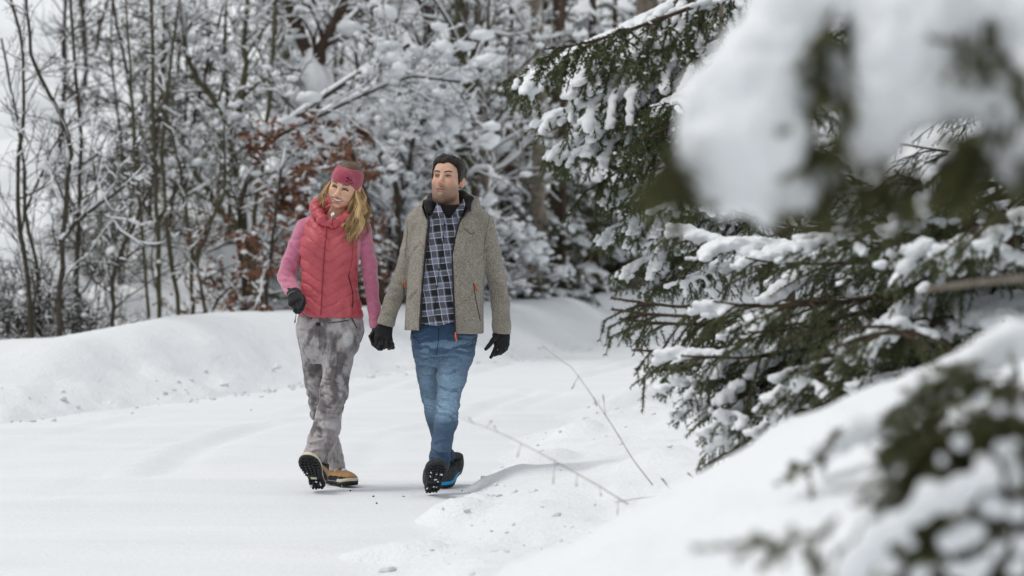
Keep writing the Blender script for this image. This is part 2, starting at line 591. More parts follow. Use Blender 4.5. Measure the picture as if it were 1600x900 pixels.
# loose snow crumbs and a few dark bits on the road edge
def crumbs(name, spots, mat, label, kind=None, cat=None, group=None):
    V, F, n = [], [], 0
    bm = bmesh.new()
    bmesh.ops.create_icosphere(bm, subdivisions=1, radius=1)
    bv = np.array([v.co[:] for v in bm.verts])
    bf = np.array([[v.index for v in f.verts] for f in bm.faces])
    bm.free()
    rng = np.random.default_rng(5)
    for (x, y, z, r) in spots:
        j = 1 + rng.normal(0, 0.28, (len(bv), 1))
        V.append(bv * j * r * np.array([rng.uniform(0.7, 1.6), rng.uniform(0.7, 1.6), rng.uniform(0.45, 0.9)]) + np.array([x, y, z]))
        F.append(bf + n)
        n += len(bv)
    o = link(name, mk_mesh(name, np.concatenate(V), np.concatenate(F), mat, False))
    return tag(o, label, kind=kind, cat=cat, group=group)
rng = np.random.default_rng(11)
sp = []
for _ in range(420):                       # broken snow along the foot of the far bank
    x = rng.uniform(-9, 2.2)
    y = np.interp(x, LB[:, 0], LB[:, 1]) + rng.normal(0.1, 0.45)
    r = abs(rng.normal(0, 0.014)) + 0.006
    sp.append((x, y, max(H(x, y), 0) + r * 0.3, r))
for _ in range(150):                       # and along the near verge
    y = rng.uniform(8.5, 22)
    x = np.interp(y, RE[:, 1], RE[:, 0]) + abs(rng.normal(0, 0.5)) - 0.15
    r = abs(rng.normal(0, 0.008)) + 0.004
    sp.append((x, y, max(H(x, y), 0) + r * 0.3, r))
crumbs('snow_crumbs', sp, M['snow'], 'broken crumbs of snow along the foot of both banks', kind='stuff')
M['dirt'] = simple('dark_debris', (0.02, 0.017, 0.014), (0.07, 0.06, 0.05), 60)
sp = []
for px, py in ((583, 777), (630, 777), (588, 788), (547, 768), (735, 775), (868, 548), (722, 768), (392, 641)):
    x, y = on_land(px, py, 0.0)
    sp.append((x, y, max(H(x, y), 0.0) + 0.003, 0.006))
crumbs('bark_debris', sp, M['dirt'], 'small dark bits of bark lying on the road', kind='stuff')

def beyond(px, Y, need=5.2):
    """Push a depth back until that column of the photograph is behind the crest of the far bank."""
    while Y - np.interp((px - 800) * Y / FPX, LB[:, 0], LB[:, 1]) < need:
        Y += 0.25
    return Y
# ---------------------------------------------------------------- bare trees and shrubs
def grow(rng, p0, d0, L, r0, r1, nseg, wander, up):
    pts, d = [np.array(p0, float)], np.array(d0, float)
    d /= np.linalg.norm(d)
    for i in range(nseg):
        d = d + rng.normal(0, wander, 3) + np.array([0, 0, up])
        d /= np.linalg.norm(d)
        pts.append(pts[-1] + d * L / nseg)
    return np.array(pts), np.linspace(r0, r1, nseg + 1)

def side_dir(rng, axis, ang):
    axis = axis / np.linalg.norm(axis)
    v = rng.normal(0, 1, 3)
    v -= axis * (v @ axis)
    v /= np.linalg.norm(v)
    return axis * math.cos(ang) + v * math.sin(ang)

def bare_parts(seed, trunks, limbs=14, limb_len=1.6, start=0.25, ang=0.8, lv2=5, lv3=4, up=0.05, snow=0.6, clumps=0.5, wander=0.18, leaves=0, leaf_size=0.05, twig=0.0035, limb_r=0.45, clump=1.0):
    """trunks: [(points, radii)] in the tree's own space. Returns trunk, crown, snow and leaf geometry."""
    rng = np.random.default_rng(seed)
    T, C, S = Tubes(), Tubes(), Tubes()
    tips, segs = [], []
    def snow_on(pts, rad, w):
        d = np.diff(pts, axis=0)
        flat = np.hypot(d[:, 0], d[:, 1]) / (np.linalg.norm(d, axis=1) + 1e-9)
        run = []
        luck = rng.random() < w
        for i in range(len(pts)):
            f = flat[min(i, len(flat) - 1)]
            keep = f > 0.42 and luck and rng.random() < 0.93
            if keep:
                run.append(i)
            if (not keep or i == len(pts) - 1) and run:
                if len(run) == 1 and run[0] + 1 < len(pts):
                    run.append(run[0] + 1)
                if len(run) > 1:
                    q = pts[run].copy()
                    rr = np.maximum(rad[run] * 1.25, 0.007) * rng.uniform(0.8, 1.5)
                    q[:, 2] += rr * 0.55 + rad[run] * 0.4
                    rr = rr.copy()
                    rr[[0, -1]] *= 0.55
                    S.add(q, rr, 4)
                run = []
    for pts, rad in trunks:
        n = max(10, 2 * len(pts))
        q = resample(pts, n)
        rr = np.interp(np.linspace(0, 1, n), np.linspace(0, 1, len(rad)), rad)
        q[1:-1] += rng.normal(0, 1, (n - 2, 3)) * rr[1:-1, None] * 0.35
        T.add(q, rr * (1 + rng.normal(0, 0.06, n)), 7)
        snow_on(q, rr, snow * 0.8)
        tot = np.linalg.norm(q[-1] - q[0])
        for j in range(limbs):
            f = start + (0.98 - start) * (j + rng.random()) / limbs
            k = f * (n - 1)
            i = min(int(k), n - 2)
            p = q[i] + (q[i + 1] - q[i]) * (k - i)
            ax = q[i + 1] - q[i]
            r = rr[i] * limb_r * rng.uniform(0.6, 1.1)
            r = max(r, twig * 1.5)
            L = limb_len * (1.15 - 0.7 * f) * rng.uniform(0.55, 1.25)
            a, ar = grow(rng, p, side_dir(rng, ax, ang * rng.uniform(0.7, 1.3)), L, r, twig, 8, wander, up)
            C.add(a, ar, 4, cap=False)
            snow_on(a, ar, snow)
            for m in range(lv2):
                k2 = rng.integers(2, 8)
                L2 = L * rng.uniform(0.25, 0.55)
                b, br = grow(rng, a[k2], side_dir(rng, a[k2] - a[k2 - 1], rng.uniform(0.5, 1.0)), L2, max(ar[k2] * 0.6, twig), twig * 0.8, 5, wander, up)
                C.add(b, br, 3, cap=False)
                snow_on(b, br, snow * 0.9)
                tips.append(b)
                for _ in range(lv3):
                    k3 = rng.integers(1, 5)
                    c, cr = grow(rng, b[k3], side_dir(rng, b[k3] - b[k3 - 1], rng.uniform(0.5, 1.0)), L2 * rng.uniform(0.35, 0.7), twig * 0.9, twig * 0.6, 3, wander, up)
                    C.add(c, cr, 3, cap=False)
                    snow_on(c, cr, snow * 0.7)
                    tips.append(c)
    # lumps of snow caught in the forks
    if clumps and tips:
        ico = bmesh.new()
        bmesh.ops.create_icosphere(ico, subdivisions=1, radius=1)
        bv = np.array([v.co[:] for v in ico.verts])
        bf = np.array([[v.index for v in f.verts] for f in ico.faces])
        ico.free()
        for c in tips:
            if rng.random() < clumps:
                p = c[rng.integers(0, len(c))]
                r = clump * rng.uniform(0.012, 0.036) * (1 + 1.2 * (rng.random() < 0.12))
                v = bv * (1 + rng.normal(0, 0.15, (len(bv), 1))) * np.array([r * rng.uniform(0.8, 1.7), r * rng.uniform(0.8, 1.7), r * 0.75]) + p + np.array([0, 0, r * 0.5])
                S.V.append(v)
                S.F.append(np.concatenate([bf, bf[:, 2:]], 1) + S.n)
                S.n += len(bv)
    LV, LF = [], []
    if leaves and tips:
        nl = 0
        for _ in range(leaves):
            c = tips[rng.integers(0, len(tips))]
            p = c[rng.integers(0, len(c))] + rng.normal(0, 0.02, 3)
            u = rng.normal(0, 1, 3); u[2] *= 0.5; u /= np.linalg.norm(u)
            w = np.cross(u, rng.normal(0, 1, 3)); w /= np.linalg.norm(w)
            s = leaf_size * rng.uniform(0.6, 1.2)
            dn = np.array([0, 0, -0.25 * s])
            LV += [p, p + u * s * 0.5 + w * s * 0.33 + dn * 0.4, p + u * s + dn, p + u * s * 0.5 - w * s * 0.33 + dn * 0.2]
            LF.append([nl, nl + 1, nl + 2, nl + 3])
            nl += 4
    return T, C, S, (LV, LF)

def bare_tree(name, label, cat, base, parts, bark, group=None, leaf=None, rz=0):
    o = empty(name, base, rz)
    tag(o, label, cat, group)
    T, C, S, (LV, LF) = parts
    link('trunk', T.mesh('trunk', bark), o)
    if C.n:
        link('crown', C.mesh('crown', bark), o)
    if S.n:
        link('snow_load', S.mesh('snow_load', M['snow_load']), o)
    if LF:
        link('leaves', mk_mesh('leaves', LV, np.array(LF), leaf or M['leaf'], False), o)
    return o

def copy_tree(src, loc, rz, sc, label, group=None):
    c = src.copy()
    COL.objects.link(c)
    c.location, c.rotation_euler, c.scale = loc, (0, 0, rz), (sc, sc, sc)
    c['label'] = label
    if group:
        c['group'] = group
    for ch in src.children:
        d = ch.copy()
        COL.objects.link(d)
        d.parent = c
        for g in ch.children:
            e = g.copy()
            COL.objects.link(e)
            e.parent = d
    return c

def px_trunk(poly, Y, r0, r1, base=None, dy=None, rng=None):
    """A trunk seen along photo pixels, rooted in the ground at depth Y; returns base and the trunk in local space."""
    q = [PA(x, y, Y + (0 if rng is None else rng.normal(0, 0.12) * min(i, 1))) for i, (x, y) in enumerate(poly)]
    if base is None:
        g = np.array([q[0][0], Y, H(q[0][0], Y) - 0.06])
        if g[2] < q[0][2] - 0.02:
            q = [g] + q
        base = g
    q = np.array(q) - base
    s = Y / FPX
    return base, (q, np.linspace(r0 * s, r1 * s, len(q)))

def keyed(name, label, cat, Y, polys, r0, r1, bark, seed, leaf=None, **kw):
    Y = beyond(polys[0][0][0], Y)
    rng = np.random.default_rng(seed)
    base, tr = px_trunk(polys[0], Y, r0, r1, None, rng=rng)
    trunks = [tr]
    for i, pl in enumerate(polys[1:]):
        trunks.append(px_trunk(pl, Y, r0 * 0.7, r1 * 0.7, base, rng=rng)[1])
    return bare_tree(name, label, cat, tuple(base), bare_parts(seed, trunks, **kw), bark, leaf=leaf)

thin = dict(limbs=15, limb_len=0.95, start=0.12, lv2=3, lv3=2, snow=0.15, clumps=0.015, up=0.04, twig=0.003)
D, MO, PL = M['bark'], M['bark_moss'], M['bark_pale']
K = [
 ('sapling', 'thin dark sapling at far left, curving up from brush and leaning left at its top', 24, [[(50, 524), (44, 450), (28, 340), (28, 262), (38, 172), (35, 60), (10, -30)]], 4.2, 2, D, thin),
 ('sapling', 'dark sapling second from left edge, long side limb reaching right', 25, [[(62, 520), (58, 420), (40, 330), (36, 240), (20, 150), (2, 60)], [(40, 330), (80, 235), (120, 170)]], 3.4, 1.6, D, thin),
 ('sapling', 'dark sapling with a snow lined limb slanting up right over brown brush', 23.5, [[(92, 524), (93, 440), (97, 380), (106, 270), (112, 215), (74, 142), (52, 100), (40, -20)], [(94, 378), (120, 345), (155, 318), (205, 283), (222, 262)]], 5.2, 2.2, D, dict(thin, snow=0.6)),
 ('sapling', 'straight dark sapling rising to the top edge beside the slanting snowy limb', 26, [[(118, 520), (122, 400), (126, 205), (116, 90), (108, -30)]], 4.0, 2.2, D, thin),
 ('sapling', 'crooked sapling bending right above the end of the brush pile', 24, [[(175, 518), (176, 432), (190, 390), (212, 348), (216, 330), (232, 300), (252, 260)]], 4.0, 1.8, D, thin),
 ('sapling', 'slender grey sapling left of the straight greenish one', 26, [[(233, 502), (228, 440), (220, 345), (212, 250), (205, 120), (195, -20)]], 3.0, 1.6, MO, thin),
 ('sapling', 'straight greenish sapling standing alone on the snow crest at left', 26.5, [[(248, 488), (246, 340), (241, 220), (238, 100), (236, -40)]], 4.0, 2.8, MO, dict(thin, limbs=18)),
 ('sapling', 'bent mossy sapling right of the straight greenish one', 27, [[(279, 486), (268, 410), (258, 330), (252, 240), (262, 150), (270, 60), (285, -20)]], 3.8, 2, MO, thin),
 ('sapling', 'greenish sapling with a crooked limb forking left of the Y shaped tree', 28, [[(298, 488), (302, 410), (290, 330), (278, 250), (258, 170), (248, 120)], [(300, 420), (318, 360), (340, 320), (344, 250)]], 3.8, 1.8, MO, thin),
 ('sapling', 'thin curved sapling crossing in front of the Y shaped tree', 27, [[(322, 486), (305, 400), (318, 385), (332, 340), (352, 300), (350, 190)]], 3.2, 1.6, MO, thin),
 ('forked_tree', 'mossy Y shaped tree with snow in its fork above the brown beech', 30, [[(388, 484), (390, 400), (384, 370), (372, 300), (364, 215)], [(364, 215), (345, 175), (322, 140), (292, 95), (280, 0)], [(366, 210), (376, 165), (384, 80), (388, -40)], [(388, 380), (350, 335), (312, 280), (285, 240)]], 8.5, 4.2, MO, dict(limbs=14, limb_len=1.2, start=0.2, lv2=5, lv3=3, snow=0.7, clumps=0.35)),
 ('sapling', 'tall thin tree right of the Y shaped tree, straight to the top edge', 29, [[(398, 482), (398, 330), (412, 250), (422, 150), (427, 50), (432, -40)]], 4.2, 3, MO, dict(thin, snow=0.5)),
 ('sapling', 'slim sapling between the Y shaped tree and the left top edge branch arch', 31, [[(352, 484), (360, 330), (356, 160), (352, 60), (352, -40)]], 3.6, 2.6, MO, dict(thin, snow=0.5)),
 ('leaning_tree', 'thick dark leaning trunk with snow pads above the woman', 31, [[(566, 470), (556, 330), (536, 235), (505, 165), (482, 90), (462, 20), (440, -60)], [(490, 120), (508, 60), (540, 0)]], 15, 9, M['bark_red'], dict(limbs=16, limb_len=2.4, start=0.25, lv2=4, lv3=2, snow=0.85, clumps=0.3, clump=1.9)),
 ('arching_tree', 'snow covered arching branches sweeping up right above the woman', 28, [[(385, 484), (370, 330), (412, 225), (470, 175), (540, 130), (610, 85), (640, 70)], [(412, 225), (480, 190), (560, 152), (640, 118), (720, 128)]], 5.5, 3.2, D, dict(limbs=20, limb_len=1.5, start=0.3, lv2=5, lv3=2, snow=1.0, clumps=0.35, clump=1.6, up=-0.01)),
 ('broadleaf_tree', 'left of the two thick dark trunks above the man', 33, [[(700, 470), (698, 300), (690, 190), (676, 90), (668, 0), (660, -60)]], 13, 9.5, M['bark_red'], dict(limbs=22, limb_len=2.5, start=0.2, lv2=4, lv3=2, snow=0.85, clumps=0.28, clump=1.9)),
 ('broadleaf_tree', 'right of the two thick dark trunks above the man', 32, [[(730, 470), (732, 330), (726, 220), (722, 110), (718, 0), (715, -60)]], 14, 10, MO, dict(limbs=22, limb_len=2.5, start=0.2, lv2=4, lv3=2, snow=0.85, clumps=0.28, clump=1.9)),
 ('birch', 'snow plastered pale trunk just right of the two thick dark trunks', 30, [[(764, 470), (760, 330), (752, 220), (752, 110), (744, 0), (738, -60)]], 8, 5.5, PL, dict(limbs=26, limb_len=1.9, start=0.15, lv2=4, lv3=3, snow=0.9, clumps=0.35, clump=1.7)),
 ('snowy_tree', 'bowed young tree crusted in snow between the couple', 27, [[(628, 480), (626, 400), (622, 330), (612, 255), (600, 232), (578, 262), (570, 300)], [(622, 330), (640, 270), (648, 200), (690, 165)]], 6, 3.4, D, dict(limbs=22, limb_len=1.2, start=0.2, lv2=5, lv3=2, snow=1.0, clumps=0.6, clump=1.7)),
 ('pine_trunk', 'pale trunk plastered with snow behind the man, left of the conifers', 29, [[(838, 470), (842, 370), (846, 290), (842, 160), (838, 20), (836, -60)]], 12.5, 8.5, PL, dict(limbs=14, limb_len=1.5, start=0.3, lv2=3, lv3=3, snow=0.4, clumps=0.12)),
 ('pine_trunk', 'slim dark trunk right of the pale snow plastered one', 31, [[(880, 468), (880, 330), (878, 200), (880, 60), (880, -60)]], 7, 5, M['bark_red'], dict(limbs=14, limb_len=1.4, start=0.2, lv2=3, lv3=3, snow=0.4, clumps=0.12)),
 ('pine_trunk', 'thick tan trunk low at centre right behind the hanging spruce tips', 26, [[(985, 474), (990, 420), (996, 370), (1002, 300), (1008, 120), (1010, -60)]], 23, 17, PL, dict(limbs=12, limb_len=1.4, start=0.3, lv2=3, lv3=3, snow=0.4, clumps=0.12)),
 ('pine_trunk', 'reddish straight trunk between the tan trunk and the big near bough', 34, [[(1072, 480), (1074, 380), (1074, 250), (1076, 60), (1076, -60)]], 9, 7, M['bark_red'], dict(limbs=10, limb_len=1.4, start=0.2, lv2=3, lv3=3, snow=0.4, clumps=0.12)),
 ('pine_trunk', 'grey thin trunk right of the reddish straight trunk', 38, [[(1128, 480), (1130, 380), (1128, 250), (1126, 60), (1126, -60)]], 6, 5, PL, dict(limbs=10, limb_len=1.6, start=0.2, lv2=3, lv3=3, snow=0.4, clumps=0.12)),
]
for i, (name, label, Y, polys, r0, r1, bark, kw) in enumerate(K):
    keyed(name, label, 'tree', Y, polys, r0, r1, bark, 100 + i, **kw)

# beeches that keep their brown leaves
leafy = dict(limbs=20, limb_len=1.0, start=0.05, lv2=5, lv3=3, snow=0.5, clumps=0.2, up=-0.005, ang=1.35, wander=0.12)
keyed('beech_tree', 'young beech with flat layers of rusty leaves left of the woman', 'tree', 26.8, [[(412, 486), (420, 420), (430, 340), (440, 265), (446, 230)]], 4, 2, D, 201, leaves=1700, leaf_size=0.085, **leafy)
keyed('beech_tree', 'rusty leaved beech behind the gap between the couple', 'tree', 26.5, [[(592, 480), (588, 400), (570, 310), (548, 230), (540, 190)]], 8, 3, M['bark_red'], 202, leaves=1100, leaf_size=0.095, **dict(leafy, limbs=20, limb_len=0.85, snow=0.7, clumps=0.3))
keyed('beech_tree', 'low beech sprigs with brown leaves on the snow crest at left', 'tree', 27.5, [[(330, 487), (345, 462), (372, 440)]], 2.6, 1.5, D, 203, leaves=500, leaf_size=0.06, **dict(leafy, limbs=16, limb_len=0.7))

# copies: shrubs, thickets and far trees
def proto_bare(seed, h, r, **kw):
    rng = np.random.default_rng(seed)
    q, rr = grow(rng, (0, 0, -0.1), (rng.normal(0, 0.08), rng.normal(0, 0.08), 1), h, r, r * 0.35, 9, 0.07, 0.02)
    tr = [(q, rr)]
    for _ in range(kw.pop('stems', 1) - 1):
        a, ar = grow(rng, (rng.normal(0, 0.1), rng.normal(0, 0.1), -0.1), (rng.normal(0, 0.5), rng.normal(0, 0.5), 1), h * rng.uniform(0.6, 1), r * 0.8, r * 0.3, 8, 0.12, 0.02)
        tr.append((a, ar))
    return bare_parts(seed, tr, **kw)
rng = np.random.default_rng(77)
ORD = 'leftmost,second,third,fourth,fifth,sixth,seventh,eighth,ninth,tenth,eleventh,twelfth,thirteenth,fourteenth'.split(',')
def scatter(name, cat, label, group, protos, spots, bark):
    src = {}
    spots = sorted(spots, key=lambda q: q[0] / q[1])
    base_label = label
    for i, (x, y, sc) in enumerate(spots):
        label = (f'{ORD[i]} of the ' if i == 0 else f'{ORD[i]} from left of the ') + base_label
        k = i % len(protos)
        z = H(x, y) - 0.05
        rz = rng.uniform(0, 6.28)
        if k not in src:
            o = bare_tree(name, label, cat, (x, y, z), protos[k], bark, group, rz=rz)
            o.scale = (sc, sc, sc)
            src[k] = o
        else:
            copy_tree(src[k], (x, y, z), rz, sc, label, group)
def spots_px(n, x0, x1, Y0, Y1, s0, s1):
    out = []
    for _ in range(n):
        Y = rng.uniform(Y0, Y1)
        px = rng.uniform(x0, x1)
        Y = beyond(px, Y, 7.5)
        out.append(((px - 800) * Y / FPX, Y, rng.uniform(s0, s1)))
    return out
brush = [proto_bare(300 + i, 1.5, 0.014, stems=7, limbs=9, limb_len=0.8, start=0.1, lv2=4, lv3=3, snow=0.15, clumps=0.03, up=-0.01, twig=0.0035) for i in range(2)]
scatter('bramble_bush', 'bush', 'tangled dark brush heaps on the crest at far left', 'tangled brush at far left', brush, spots_px(7, -10, 190, 22.5, 25.5, 0.4, 0.85), D)
dense = [proto_bare(310 + i, 4.6, 0.03, stems=2, limbs=26, limb_len=1.0, start=0.1, lv2=6, lv3=5, snow=0.08, clumps=0.04, up=-0.005, twig=0.0055, ang=1.25) for i in range(2)]
scatter('thicket_tree', 'tree', 'densely twigged trees in the dark clump at left', 'dark twiggy clump at left', dense, spots_px(3, 195, 280, 31, 35, 0.9, 1.15) + spots_px(3, 90, 230, 28, 31, 0.4, 0.6), D)
snowy = [proto_bare(320 + i, 2.6, 0.028, stems=4, limbs=15, limb_len=1.2, start=0.1, lv2=5, lv3=3, snow=0.85, clumps=0.35, clump=1.7, up=-0.02, twig=0.006) for i in range(3)]
scatter('snowy_bush', 'bush', 'snow laden bushes behind the couple', 'snow laden bushes behind the couple', snowy, spots_px(10, 450, 690, 29, 38, 0.6, 1.1), D)
far = [proto_bare(330 + i, 4.6, 0.05, limbs=24, limb_len=1.8, start=0.2, lv2=4, lv3=2, snow=0.65, clumps=0.2, clump=1.8, twig=0.005) for i in range(3)]
scatter('broadleaf_tree', 'tree', 'bare snow dusted trees far up the hillside', 'bare trees up the hillside', far, spots_px(11, 420, 770, 36, 52, 0.8, 1.3), MO)
far2 = [proto_bare(340 + i, 5.5, 0.035, limbs=26, limb_len=1.4, start=0.12, lv2=4, lv3=3, snow=0.08, clumps=0.01, twig=0.0035) for i in range(3)]
scatter('sapling', 'tree', 'thin bare trees on the pale upper left slope', 'thin bare trees on the slope at upper left', far2, spots_px(5, 60, 400, 34, 48, 0.7, 1.2), D)
# ---------------------------------------------------------------- spruces
def spruce_branch(seed, L=1.6, nb=22, droop=0.25, hang=0.8, blen=0.5, needles=420, nl=0.016, nw=0.0028, snow=1.0, srad=0.03, vox=0.012, nt_=6, mat=None, tip=0.1, clear=0.1):
    """One bough along +X with hanging branchlets, its needles and the snow it carries. Returns three meshes."""
    rng = np.random.default_rng(seed)
    n = 14
    t = np.linspace(0, 1, n)
    main = np.stack([t * L * (1 - 0.15 * droop), np.cumsum(rng.normal(0, 0.012, n)) * L, -droop * L * t ** 1.4 + tip * L * t ** 4], 1)
    W_ = Tubes()
    W_.add(main, np.linspace(0.016, 0.004, n) * (L / 1.6) ** 0.5, 5)
    segs, twigs, flat = [], [], []
    flat.append(main)
    def at(f):
        return np.array([np.interp(f, t, main[:, i]) for i in range(3)])
    segs.append(main[int(n * 0.45):])
    for j in range(nb):
        f = clear + (0.97 - clear) * (j + rng.uniform(0, 0.8)) / nb
        s = 1 if j % 2 else -1
        a = s * rng.uniform(0.65, 1.15)
        ln = blen * (1.1 - f) ** 0.6 * rng.uniform(0.65, 1.2)
        d = np.array([math.cos(a), math.sin(a), rng.normal(-0.1, 0.15)])
        m = 6
        u = np.linspace(0, 1, m)
        b = at(f) + np.outer(u * ln, d) + np.outer(u ** 1.6 * ln, [0, 0, -0.55 * hang * rng.uniform(0.6, 1.3)])
        W_.add(b, np.linspace(0.006, 0.002, m), 4, cap=False)
        flat.append(b)
        segs.append(b[1:])
        for q in range(nt_):
            k = rng.uniform(0.8, m - 1.05)
            i = int(k)
            p = b[i] + (b[i + 1] - b[i]) * (k - i)
            ss = 1 if q % 2 else -1
            dd = d * 0.5 + np.array([-d[1], d[0], 0]) * ss * rng.uniform(0.25, 0.7) + np.array([0, 0, -hang * rng.uniform(0.2, 1.2)])
            dd /= np.linalg.norm(dd)
            l3 = ln * rng.uniform(0.22, 0.45)
            v = np.linspace(0, 1, 4)
            c = p + np.outer(v * l3, dd) + np.outer(v ** 2 * l3, [0, 0, -0.3 * hang])
            W_.add(c, 0.0016, 3, cap=False)
            segs.append(c)
            if rng.random() < 0.5:
                flat.append(c)
    A = np.concatenate([s[:-1] for s in segs])
    B = np.concatenate([s[1:] for s in segs])
    ln = np.linalg.norm(B - A, axis=1)
    cnt = rng.poisson(ln * needles)
    idx = np.repeat(np.arange(len(A)), cnt)
    k = rng.random(len(idx))[:, None]
    ax = (B - A)[idx] / ln[idx][:, None]
    p = A[idx] + (B - A)[idx] * k
    rv = rng.normal(0, 1, (len(idx), 3))
    rv -= ax * np.einsum('ij,ij->i', rv, ax)[:, None]
    rv /= np.linalg.norm(rv, axis=1)[:, None]
    dr = ax * 0.75 + rv * 0.8
    dr /= np.linalg.norm(dr, axis=1)[:, None]
    w = np.cross(dr, rng.normal(0, 1, dr.shape))
    w /= np.linalg.norm(w, axis=1)[:, None]
    le = nl * rng.uniform(0.7, 1.2, (len(idx), 1))
    V = np.stack([p - w * nw * 0.5, p + w * nw * 0.5, p + dr * le], 1).reshape(-1, 3)
    F = np.arange(len(V)).reshape(-1, 3)
    nm = mk_mesh('needles', V, F, mat or M['needle'], False)
    wm = W_.mesh('branch', M['bark_red'])
    sm_ = None
    if snow > 0:
        pts = []
        for f_ in flat:
            d = np.diff(f_, axis=0)
            l = np.linalg.norm(d, axis=1)
            for i in range(len(d)):
                step = srad * 0.5
                steep = abs(d[i, 2]) / (l[i] + 1e-9)
                for q in range(max(1, int(l[i] / step))):
                    p_ = f_[i] + d[i] * (q + rng.random()) * step / max(l[i], step)
                    g = vnoise(p_[None] + seed * 7.3, 2.2 / max(L, 0.6), seed)[0] + 0.35 * vnoise(p_[None], 9, seed)[0]
                    if rng.random() < 0.10:
                        pts.append((p_ + np.array([0, 0, srad * 0.15]), srad * rng.uniform(0.28, 0.5)))
                    if g > 0.72 - 0.22 * snow and steep < 0.66 and rng.random() < 0.9:
                        r = srad * (0.4 + 1.9 * max(0, g - 0.5)) * rng.uniform(0.9, 1.1) * (1 - 0.4 * steep)
                        pts.append((p_ + np.array([rng.normal(0, 0.2) * r, rng.normal(0, 0.2) * r, r * 0.4]), r))
        if pts:
            C = np.array([q[0] for q in pts])
            fd = Field(C.min(0) - srad * 2, C.max(0) + srad * 2, vox)
            for c, r in pts:
                fd.ell(c, (r * 1.2, r * 1.2, r * 0.62), k=srad * 0.45)
            sm_ = fd.mesh('snow_load', M['snow_load'], smooth_iter=1)
            displace(sm_, lambda v: (fbm(v, 42, seed, 3) - 0.5) * srad * 0.9)
    return wm, nm, sm_

def put_branch(parent, protos, loc, rx, ry, rz, sc, with_snow=True, mirror=False):
    wm, nm, sm_ = protos
    b = link('branch', wm, parent)
    b.location = loc
    b.rotation_euler = (rx, ry, rz)
    b.scale = (sc, sc, sc)
    link('needles', nm, b)
    if sm_ is not None and with_snow:
        link('snow_load', sm_, b)
    return b

def spruce(name, label, base, h, r, protos, seed, z0=0.6, n=40, blen=1.0, sc_ref=1.6, group=None, az=None, dens=None):
    """A whole spruce: tapering trunk, boughs in rough whorls that shorten to the top."""
    rng = np.random.default_rng(seed)
    o = empty(name, base)
    tag(o, label, 'tree', group)
    T = Tubes()
    zz = np.linspace(-0.15, h, 12)
    T.add(np.stack([np.cumsum(rng.normal(0, 0.01, 12)), np.cumsum(rng.normal(0, 0.01, 12)), zz], 1), np.linspace(r, r * 0.12, 12), 10)
    link('trunk', T.mesh('trunk', M['bark_red']), o)
    for j in range(n):
        f = (j + rng.random()) / n
        z = z0 + (h - z0) * f ** 1.1 * 0.98
        L = blen * (1.05 - f) ** 0.8 * rng.uniform(0.75, 1.15)
        a = rng.uniform(az[0], az[1]) if az else j * 2.4 + rng.normal(0, 0.3)
        put_branch(o, protos[rng.integers(len(protos))], (0, 0, z), rng.normal(0, 0.12), rng.normal(0.05, 0.12), a, L / sc_ref)
    return o

# boughs for the spruce beside the road (in near focus), for the mid ones and for the far ones
BN = [spruce_branch(500 + i, L=1.6, nb=19, droop=0.16 + 0.08 * i, hang=0.85, blen=0.55, needles=430, nl=0.018, nw=0.0042, snow=(-0.1, 0.4, 0.0, 0.6)[i], srad=(0.022, 0.032, 0.025, 0.036)[i], vox=0.010, mat=M['needle']) for i in range(4)]
BM_ = [spruce_branch(520 + i, L=1.6, nb=22, droop=0.35, hang=0.95, blen=0.6, needles=280, nl=0.028, nw=0.009, snow=(0.12, 0.2, 0.06)[i], srad=0.030, vox=0.013, mat=M['needle']) for i in range(3)]
BF = [spruce_branch(540 + i, L=1.6, nb=20, droop=0.25, hang=0.7, blen=0.6, needles=230, nl=0.036, nw=0.012, snow=0.05, srad=0.05, vox=0.026, mat=M['needle_warm']) for i in range(3)]

# far conifers between the trunks at centre right, and small ones left
for i, (px, Y, h, bl, lab) in enumerate([
    (800, 30, 6.5, 1.25, 'drooping conifer just right of the man, first of the green ones'),
    (868, 28, 7.5, 1.3, 'olive green conifer behind the slim dark trunk'),
    (925, 30, 8.0, 1.5, 'dense conifer left of the thick tan trunk'),
    (1010, 33, 8.0, 1.6, 'conifer behind the thick tan trunk'),
    (1095, 30, 7.5, 1.5, 'conifer behind the big near snowy bough'),
    (405, 30, 1.15, 0.5, 'small green spruce at the foot of the rusty beech'),
    (775, 35, 7.0, 1.3, 'snowy conifer behind the pale trunk above the man'),
    (960, 40, 9.0, 1.7, 'far conifer up the slope above the tan trunk'),
    (1150, 38, 9.0, 1.8, 'far conifer at the right end of the tree line'),
    (1240, 34, 9.0, 1.8, 'far conifer hidden mostly by the near bough'),
    (850, 42, 9.0, 1.6, 'far conifer up the slope behind the pale snow plastered trunk')]):
    Y2_ = beyond(px, Y, 6.8)
    h, bl, Y = h * 0.72 * Y2_ / Y, bl * Y2_ / Y, Y2_
    x = (px - 800) * Y / FPX
    spruce('spruce_tree', lab, (x, Y, H(x, Y)), h, 0.05 + 0.012 * h, BF, 600 + i, z0=0.35 if h > 2 else 0.1, n=int(10 + 4.5 * h), blen=bl)

